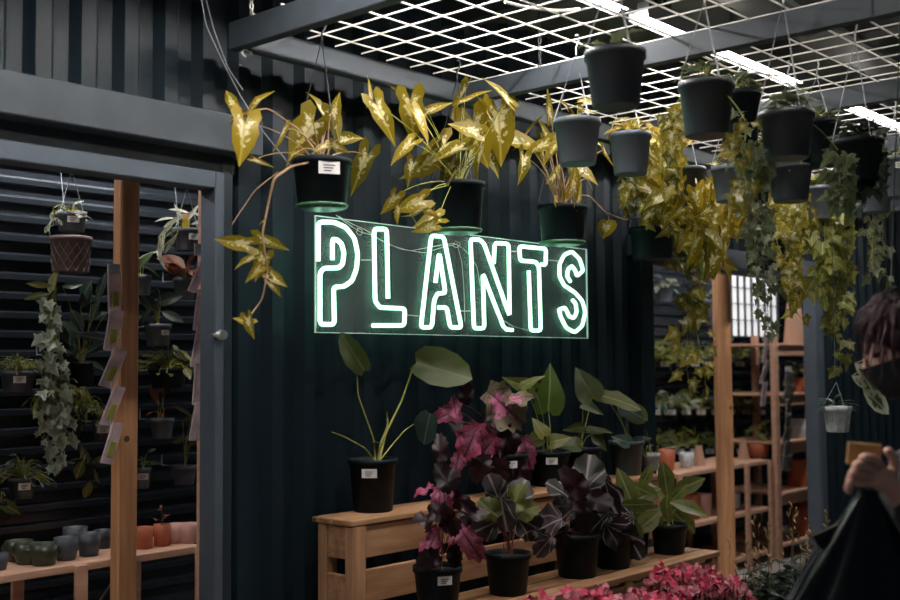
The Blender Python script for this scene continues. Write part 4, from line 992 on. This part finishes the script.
wallpot(58, 352, 30, 24, 'black wall pot with golden upright leaves and long pale ivy trail', 'potblack', fol=[('i', 'l_olive', [(53, 285, 40, 95, .8), (42, 285, 26, 175, .6), (38, 295, 30, 185, .5), (50, 300, 26, 60, .7), (60, 330, 24, 60)], 'ell'), ('v', 'l_pale', [(50, 300, 52, 360, 34), (55, 350, 60, 420, 34), (50, 380, 58, 470, 40), (44, 360, 42, 440, 18), (60, 380, 68, 440, 24)], 'ivy', .055)])
wallpot(82, 362, 28, 24, 'black wall pot with broad pale paddle leaves left of the seed packets', 'potblack', fol=[('i', 'l_blue', [(85, 290, 32, 230, 1.2), (70, 285, 20, 10, 1), (76, 318, 26, 300), (90, 337, 28, 350, .9), (95, 348, 24, 30, .9), (68, 325, 20, 330, 1)], 'ell'), ('i', 'l_blue', [(70, 335, 26, 95, 1.6), (100, 290, 28, 70, .7), (95, 310, 26, 80), (85, 300, 24, 60), (92, 365, 24, 330, .8), (74, 350, 22, 100), (100, 315, 20, 200)], 'ell')])
wallpot(70, 415, 26, 20, 'black wall pot of feathery fern under the pale ivy', 'potblack', fol=[('v', 'l_fern', [(50, 385, 30, 410, 26), (65, 380, 98, 405, 36), (60, 385, 85, 395, 30), (70, 395, 95, 412, 30), (60, 392, 48, 415, 24), (85, 385, 75, 425, 20)], 'long', .05)])
wallpot(86, 462, 22, 18, 'black wall pot with drooping golden leaves and a tag, right of the ivy tail', 'potblack', fol=[('i', 'l_olive', [(80, 468, 20, 250, 1.2), (92, 472, 22, 290, 1.2), (88, 488, 24, 250, 1), (74, 460, 16, 190), (98, 460, 18, 20), (84, 455, 16, 100)], 'ell')])
wallpot(168, 368, 40, 20, 'dark wall pot overflowing with olive leaves in the gap beside the door jamb', 'potblack', fol=[('b', 'l_olive', 60, .15, .08, 'ell', .5, .06, .12)])
wallpot(2, 500, 24, 18, 'dark wall pot with one curved leaf at the lower left edge', 'potblack', fol=[('i', 'l_olive', [(6, 505, 26, 330, 1), (-5, 500, 20, 200)], 'ell')])
for px, py in ((83, 373), (90, 462), (172, 408), (187, 475)):
    c = at(px, py-5, Y=YI-.1); q = MB(); q.box(c, (.032, .002, .075), 0, Matrix.Rotation(R.uniform(-.3, .3), 3, 'Y'))
# ---- right interior wall garden
rows = [(345, 8, 'top'), (393, 8, 'second'), (432, 7, 'third')]
k = 0; fm = ['l_olive', 'l_fern', 'l_green', 'l_blue', 'l_pale', 'l_olive', 'l_dark']
names = ['bushy fern-like plant', 'olive leafy plant', 'small green plant', 'blue-green leafy plant', 'pale leafy plant', 'golden leafy plant', 'dark leafy plant']
for ri, (py, n, rn) in enumerate(rows):
    for c in range(n):
        px = 650+c*15.0+(ri % 2)*6
        if 706 < px < 726: px += 0
        j = (c+ri*3) % 7; fsh = ['ell', 'ivy', 'ell', 'ell', 'ell', 'heart', 'ell'][j]
        if ri == 0 and c < 4: j = 0
        a = wallpot(px, py+14, 14, 12, '%s on the back wall, %s row, %s' % (names[j], rn, ['at the near end', 'next to the near end', 'third along', 'fourth along', 'fifth along', 'sixth along', 'seventh along', 'at the far end'][c]),
                'potblack', nl=.0, wl=.07, Y=4.62, group='wall garden pots seen through the right doorway', fol=[('b', 'l_fern' if (ri == 0 and c < 4) else fm[j], 40 if ri == 0 and c < 4 else 22, .16, .09, fsh, .6, .06, .16)])
for px, py, mt, lb in ((664, 285, 'potgrey', 'grey pot hung high on the ribbed wall behind the ivy'), (704, 300, 'potgrey', 'grey pot hung high beside the log post')):
    wallpot(px, py, 18, 17, lb, mt, Y=4.6, fol=[('b', 'l_pale', 14, .1, .1, 'ell', .4, .08, .08)])

# variegated plant beside the person
c = at(884, 385, d=3.6)
o = pot_thing('hanging_plant', 'black hanging pot with cream-marbled drooping leaves beside the person', 'hanging plant', c+RT*.085+Vector((0, 0, -.02)), .13, .11, 'potblack', hang=GZ, nohook=False)
L, S = MB(), MB(); q0 = c+RT*.085+Vector((0, 0, .09)); dd = dep(c)
for (px, py, lp, an) in ((866, 373, 30, 320), (872, 388, 40, 305), (878, 402, 40, 320), (862, 382, 24, 330), (880, 377, 26, 80)):
    b = at(px, py, d=dd); ln = lp*dd/F; d = idir(an); L.leaf(b-d*ln*.5, d, jit(-FW, .2), ln, 'ell', W=1.0); S.tube(bez(q0, (q0+b)/2+Vector((0, 0, .05)), b-d*ln*.5, 5), .0018, n=4)
L.build('foliage', 'l_var', o); S.build('stem', 'stem', o)

# ------------------------------------------------------------------ PERSON
def skin_mesh(name, verts, edges, radii, sub=2):
    me = bpy.data.meshes.new(name); me.from_pydata([tuple(v) for v in verts], edges, []); ob = bpy.data.objects.new(name, me); C.objects.link(ob)
    md = ob.modifiers.new('s', 'SKIN')
    for i, r in enumerate(radii):
        rr = r if isinstance(r, tuple) else (r, r); me.skin_vertices[0].data[i].radius = rr
    me.skin_vertices[0].data[0].use_root = True
    md.use_smooth_shade = True; md.branch_smoothing = .4
    sd = ob.modifiers.new('u', 'SUBSURF'); sd.levels = sub; sd.render_levels = sub
    dg = bpy.context.evaluated_depsgraph_get(); dg.update()
    ev = ob.evaluated_get(dg); m2 = bpy.data.meshes.new_from_object(ev)
    vs = [v.co.copy() for v in m2.vertices]; fs = [list(f.vertices) for f in m2.polygons]
    bpy.data.objects.remove(ob); bpy.data.meshes.remove(me); bpy.data.meshes.remove(m2)
    return vs, fs
def addvf(mb, vf, mi=0):
    b0 = len(mb.v); mb.v += vf[0]
    for f in vf[1]: mb.face([b0+i for i in f], mi=mi, sm=True)
HD = at(910, 345, d=2.7)                 # head centre
hand = at(868, 474, d=2.45)
FWD = (-RT*.9 + FW*.15); FWD.z = 0; FWD.normalize()      # the person faces picture left
SID = Vector((0, 0, 1)).cross(FWD).normalized()            # person's left
# head looks down slightly
base = Vector((HD.x, HD.y, 0)) - FWD*.05
def W(f, s, z): return base + FWD*f + SID*s + Vector((0, 0, z))
hz = HD.z
SH_ = hz-.27
# which shoulder is nearer the camera?
near = 1 if (SID.dot(FW) < 0) else -1
V = []; E = []; RD = []
def ad(p, r, par=None):
    V.append(p); RD.append(r); i = len(V)-1
    if par is not None: E.append((par, i))
    return i
pel = ad(W(-.02, 0, .95), .15); wst = ad(W(0, 0, 1.10), .13, pel); ch = ad(W(0, 0, SH_-.13), .15, wst); nk0 = ad(W(-.005, 0, SH_+.02), .075, ch); nk = ad(W(.01, 0, SH_+.11), .052, nk0); ad(W(.03, 0, hz-.02), .06, nk)
arms = {}
for sg in (-1, 1):
    sh = ad(W(-.01, sg*.165, SH_-.035), .062, ch)
    if sg == near:
        wr = hand + Vector((0, 0, -.01)) - (hand-V[sh]).normalized()*.07 + Vector((0, 0, -.02))
        el = ad((V[sh]+wr)/2 + Vector((0, 0, -.10)) + SID*sg*.05, .045, sh)
    else:
        wr = W(.10, sg*.22, SH_-.50); el = ad(W(-.03, sg*.23, SH_-.27), .044, sh)
    m1 = ad((V[el]+wr)/2, .038, el); wi = ad(wr, .027, m1); arms[sg] = (sh, el, wi)
    # palm + fingers
    if sg == near:
        pd = (hand-wr).normalized(); pd = (pd + Vector((0, 0, .1))).normalized(); across = pd.cross(-FW).normalized()
        pm = ad(wr+pd*.045, (.030, .02), wi); kn = wr+pd*.085
        curlv = (-UP*1.0 + FW*.25)
        for k in range(4):
            of = across*(.030-.020*k); Lk = (.042, .047, .044, .035)[k]
            a = ad(kn+of-FW*.012, .0115, pm); b = ad(V[a]+(pd*.75+curlv*.25-FW*.25).normalized()*Lk, .0098, a); c_ = ad(V[b]+(curlv+pd*.1+FW*.4).normalized()*Lk*.7, .0088, b); ad(V[c_]+(curlv*.4-pd*.9+FW*.4).normalized()*Lk*.5, .0078, c_)
        a = ad(wr+pd*.03+across*.036, .0125, pm); b = ad(V[a]+(pd*.7+across*.6-FW*.2).normalized()*.034, .0115, a); ad(V[b]+(pd*.9+across*.05-FW*.1).normalized()*.028, .0095, b)
        KN = kn; PD = pd; AC = across
    else:
        pd = Vector((0, 0, -1)); pm = ad(wr+pd*.045, (.030, .02), wi); kn = wr+pd*.08
        for k in range(4):
            Lk = (.040, .045, .042, .033)[k]; a = ad(kn+FWD*(.03-.02*k), .0105, pm); b = ad(V[a]+(pd+SID*-sg*.3)*Lk, .009, a); ad(V[b]+(pd+SID*-sg*.7)*Lk*.7, .008, b)
        a = ad(wr+pd*.03+FWD*.035, .012, pm); ad(V[a]+(pd*.7+FWD*.5)*.04, .010, a)
for sg in (-1, 1):
    hp = ad(W(-.02, sg*.09, .88), .095, pel); kn_ = ad(W(.02, sg*.10, .50), .06, hp); an_ = ad(W(-.02, sg*.10, .09), .04, kn_); ft = ad(W(.08, sg*.115, .04), .035, an_); ad(W(.16, sg*.12, .03), .028, ft)
body = MB(); addvf(body, skin_mesh('tmp', V, E, RD))
# head with face
def head(mb, c, f, s, mi=0):
    u = f.cross(s); u = u if u.z > 0 else -u; b0 = len(mb.v); NU, NV = 40, 30
    for j in range(NV+1):
        th = PI*j/NV
        for i in range(NU):
            ph = 2*PI*i/NU; x = math.sin(th)*math.cos(ph); y = math.sin(th)*math.sin(ph); z = math.cos(th)
            rx, ry, rz = .098, .076, .118
            k = 1 - (.20*max(0, -z)**1.2 if True else 0)          # jaw narrows
            px, py, pz = x*rx, y*ry*k, z*rz
            if x > 0: px *= (1-.10*max(0, z)**2)
            def gs(a, b_, sy, sz): return math.exp(-((py-a)/sy)**2-((pz-b_)/sz)**2) if x > 0 else 0
            px += .026*gs(0, -.025, .013, .022) + .012*gs(0, .0, .010, .03)      # nose
            px -= .012*(gs(.031, .008, .016, .013)+gs(-.031, .008, .016, .013))  # eye sockets
            px += .007*gs(0, .032, .05, .010)                                     # brow
            px += .008*(gs(0, -.058, .02, .006)+gs(0, -.070, .018, .006)) - .004*gs(0, -.064, .02, .003)
            px += .014*gs(0, -.098, .022, .018)                                   # chin
            py += (.004*(1 if y > 0 else -1))*math.exp(-((abs(py)-.06)/.02)**2-((pz+.015)/.03)**2)
            mb.v.append(c + f*px + s*py + u*pz)
    for j in range(NV):
        for i in range(NU):
            i2 = (i+1) % NU; mb.face([b0+j*NU+i, b0+(j+1)*NU+i, b0+(j+1)*NU+i2, b0+j*NU+i2], mi=mi, sm=True)
    for sg in (-1, 1):                                            # ears
        e = c+s*sg*.076-f*.005-u*.005
        mb.tube([e+u*.028*math.cos(t)+f*.015*math.sin(t)+s*sg*.006 for t in [k*PI/7 for k in range(14)]], .005, n=6, closed=True, mi=mi)
        mb.tube([e-u*.02, e+u*.018], .012, .010, 8, mi=mi)
HF = (FWD - Vector((0, 0, .38))).normalized(); HC = HD
head(body, HC, HF, SID)
per = thing('person', 'person in black with burgundy hair and black mask, holding a tan wallet', 'person', base)
bo = body.build('body', 'skin', per)
HU = HF.cross(SID); HU = HU if HU.z > 0 else -HU
for sg in (-1, 1): MB().lathe(HC+HF*.088+SID*sg*.031+HU*.008-Vector((0, 0, .008)), [(.001, 0), (.007, .003), (.009, .008), (.007, .013), (.001, .016)], 10).build('eye', 'eye', per)
# mask
mk = MB(); b0 = 0; nn_ = 14
for j in range(9):
    for i in range(nn_+1):
        ph = -1.35+2.7*i/nn_; zz_ = -.012-.095*j/8; x = .112*math.cos(ph)*(1-.25*(j/8)**3)+.018*math.exp(-(ph/.4)**2)*(1-j/9); y = .086*math.sin(ph)*(1-.2*j/8)
        mk.v.append(HC+HF*x+SID*y+HU*zz_)
for j in range(8):
    for i in range(nn_): q = j*(nn_+1)+i; mk.face([q, q+1, q+nn_+2, q+nn_+1], sm=True)
mk.build('face_mask', 'mask', per)
# hair: cap + locks
hr = MB(); b0 = 0
for j in range(15):
    th = PI*.64*j/14
    for i in range(30):
        ph = 2*PI*i/30; front = max(0, math.cos(ph)); lim = 1-front*.42
        t2 = th*lim; x = math.sin(t2)*math.cos(ph)*.118-.012; y = math.sin(t2)*math.sin(ph)*.096; z = math.cos(t2)*.138
        hr.v.append(HC+HF*x+SID*y+HU*z+jit(Vector(), .0025))
for j in range(14):
    for i in range(30): q = j*30+i; q2 = j*30+(i+1) % 30; hr.face([q, q2, q2+30, q+30], sm=True)
for k in range(520):
    ph = R.uniform(.5, 2*PI-.5) if k > 120 else R.uniform(-.9, .9); t0 = R.uniform(.15, 1.3) if k > 120 else R.uniform(.3, .85)
    o1 = Vector((math.sin(t0)*math.cos(ph)*.12-.012, math.sin(t0)*math.sin(ph)*.10, math.cos(t0)*.142))
    a = HC+HF*o1.x+SID*o1.y+HU*o1.z; out = (a-HC).normalized()
    ln_ = R.uniform(.06, .12) if k > 120 else R.uniform(.04, .07)
    b_ = a+out*R.uniform(.012, .04)-Vector((0, 0, ln_*.5)); c_ = a+out*R.uniform(.0, .035)-Vector((0, 0, ln_))
    hr.tube(bez(a, b_, c_, 6), R.uniform(.0022, .0042), .0008, 5)
hr.build('hair', 'hair', per)
# coat over torso and arms
def off(i, r): return (V[i], r)
cv = [V[pel]+Vector((0, 0, -.06)), V[pel], V[wst], V[ch], W(-.005, 0, SH_+.015)]; cr = [.19, .18, .165, .178, .10]; ce = [(0, 1), (1, 2), (2, 3), (3, 4)]
for sg in (-1, 1):
    sh, el, wi = arms[sg]; i = len(cv); cv += [V[sh], V[el], (V[el]+V[wi])/2, V[el].lerp(V[wi], .86)]; cr += [.082, .062, .056, .05]; ce += [(3, i), (i, i+1), (i+1, i+2), (i+2, i+3)]
ct = MB(); addvf(ct, skin_mesh('tmp', cv, ce, cr)); ct.build('coat', 'coat', per)
tv = [W(-.02, 0, .93)]; tr = [.165]; te = []
for sg in (-1, 1): i = len(tv); tv += [W(-.02, sg*.09, .85), W(.02, sg*.10, .50), W(-.02, sg*.10, .11)]; tr += [.11, .075, .06]; te += [(0, i), (i, i+1), (i+1, i+2)]
ct = MB(); addvf(ct, skin_mesh('tmp', tv, te, tr)); ct.build('trousers', 'trousers', per)
for sg in (-1, 1):
    sv = [W(-.05, sg*.10, .05), W(.06, sg*.115, .045), W(.17, sg*.12, .038)]; ct = MB(); addvf(ct, skin_mesh('tmp', sv, [(0, 1), (1, 2)], [.05, .05, .04])); ct.build('shoe', 'shoe', per)
g = MB(); rp = KN+AC*.010-FW*.012; g.tube([rp+PD*.012+(AC*math.cos(t)+FW*math.sin(t))*.0122 for t in [k*PI/6 for k in range(12)]], .002, n=5, closed=True); 
g.build('ring', 'steel', per)
# wallet
wl = MB(); c_ = at(866, 455, d=2.46); rot = Matrix((RT, FW, UP)).transposed() @ Matrix.Rotation(.08, 3, 'Y'); wl.box(c_+FW*.012, (.075, .012, .05), 0, rot, bev=.003)
tag(wl.build('wallet', 'tan'), 'tan leather wallet held in the hand of the person', 'wallet')
# black bag hanging from the hand
bg = MB(); tp = hand+Vector((0, 0, -.03))+FW*.02; NB, NH = 44, 22
for j in range(NH+1):
    t = j/NH; cx = at(868-22*t**1.2, 492+190*t, d=2.44-.05*t)
    for i in range(NB):
        a = 2*PI*i/NB; rx = .02+.20*t**.9*(1-.10*t*t); ry = .014+.035*t**.8
        fo = 1+(.15*math.sin(a*7+1.2+t*.8)+.10*math.sin(a*12+2*t))*min(1, t*2.5)*(1-.35*t)
        lf = 0
        bg.v.append(cx+RT*math.cos(a)*rx*fo+FW*math.sin(a)*ry*fo+Vector((0, 0, 0)))
for j in range(NH):
    for i in range(NB): i2 = (i+1) % NB; bg.face([j*NB+i, (j+1)*NB+i, (j+1)*NB+i2, j*NB+i2], sm=True)
bg.face([NH*NB+i for i in range(NB)][::-1])
bo_ = thing('shopping_bag', 'crumpled glossy black bag hanging below the hand of the person', 'bag', tp); bg.build('bag_body', 'bag', bo_)
fl = MB(); pa = [(866, 505), (845, 522), (812, 536), (818, 546), (846, 548), (868, 545)]
A_ = [at(x, y, d=2.43) for x, y in pa]; cc = at(850, 535, d=2.47); b0 = 0
fl.v = A_+[a+FW*.012 for a in A_]; n_ = len(A_); fl.face(list(range(n_))); fl.face(list(range(n_, 2*n_))[::-1])
for i in range(n_): j2 = (i+1) % n_; fl.face([i, j2, j2+n_, i+n_])
fl.build('bag_flap', 'bag', bo_)

# ------------------------------------------------------------------ LIGHT
wd = bpy.data.worlds.new('world'); bpy.context.scene.world = wd; wd.use_nodes = True
wd.node_tree.nodes['Background'].inputs[0].default_value = (.12, .42, .60, 1); wd.node_tree.nodes['Background'].inputs[1].default_value = .035
def area(name, loc, target, size, power, col, sy=None, spread=180):
    l = bpy.data.lights.new(name, 'AREA'); l.energy = power; l.color = col; l.size = size; l.shape = 'RECTANGLE'; l.size_y = sy or size; l.spread = math.radians(spread)
    o = bpy.data.objects.new(name, l); C.objects.link(o); o.location = loc; o.rotation_euler = (Vector(target)-Vector(loc)).to_track_quat('-Z', 'Y').to_euler(); return o
#area('yard_lamp', (-.5, -1.0, 2.9), (3.6, 2.9, 1.4), .5, 40, (1, .93, .86))
vs = bpy.context.scene.view_settings
vs.view_transform = 'Standard'; vs.look = 'None'; vs.exposure = 0; vs.gamma = 1; vs.use_curve_mapping = False
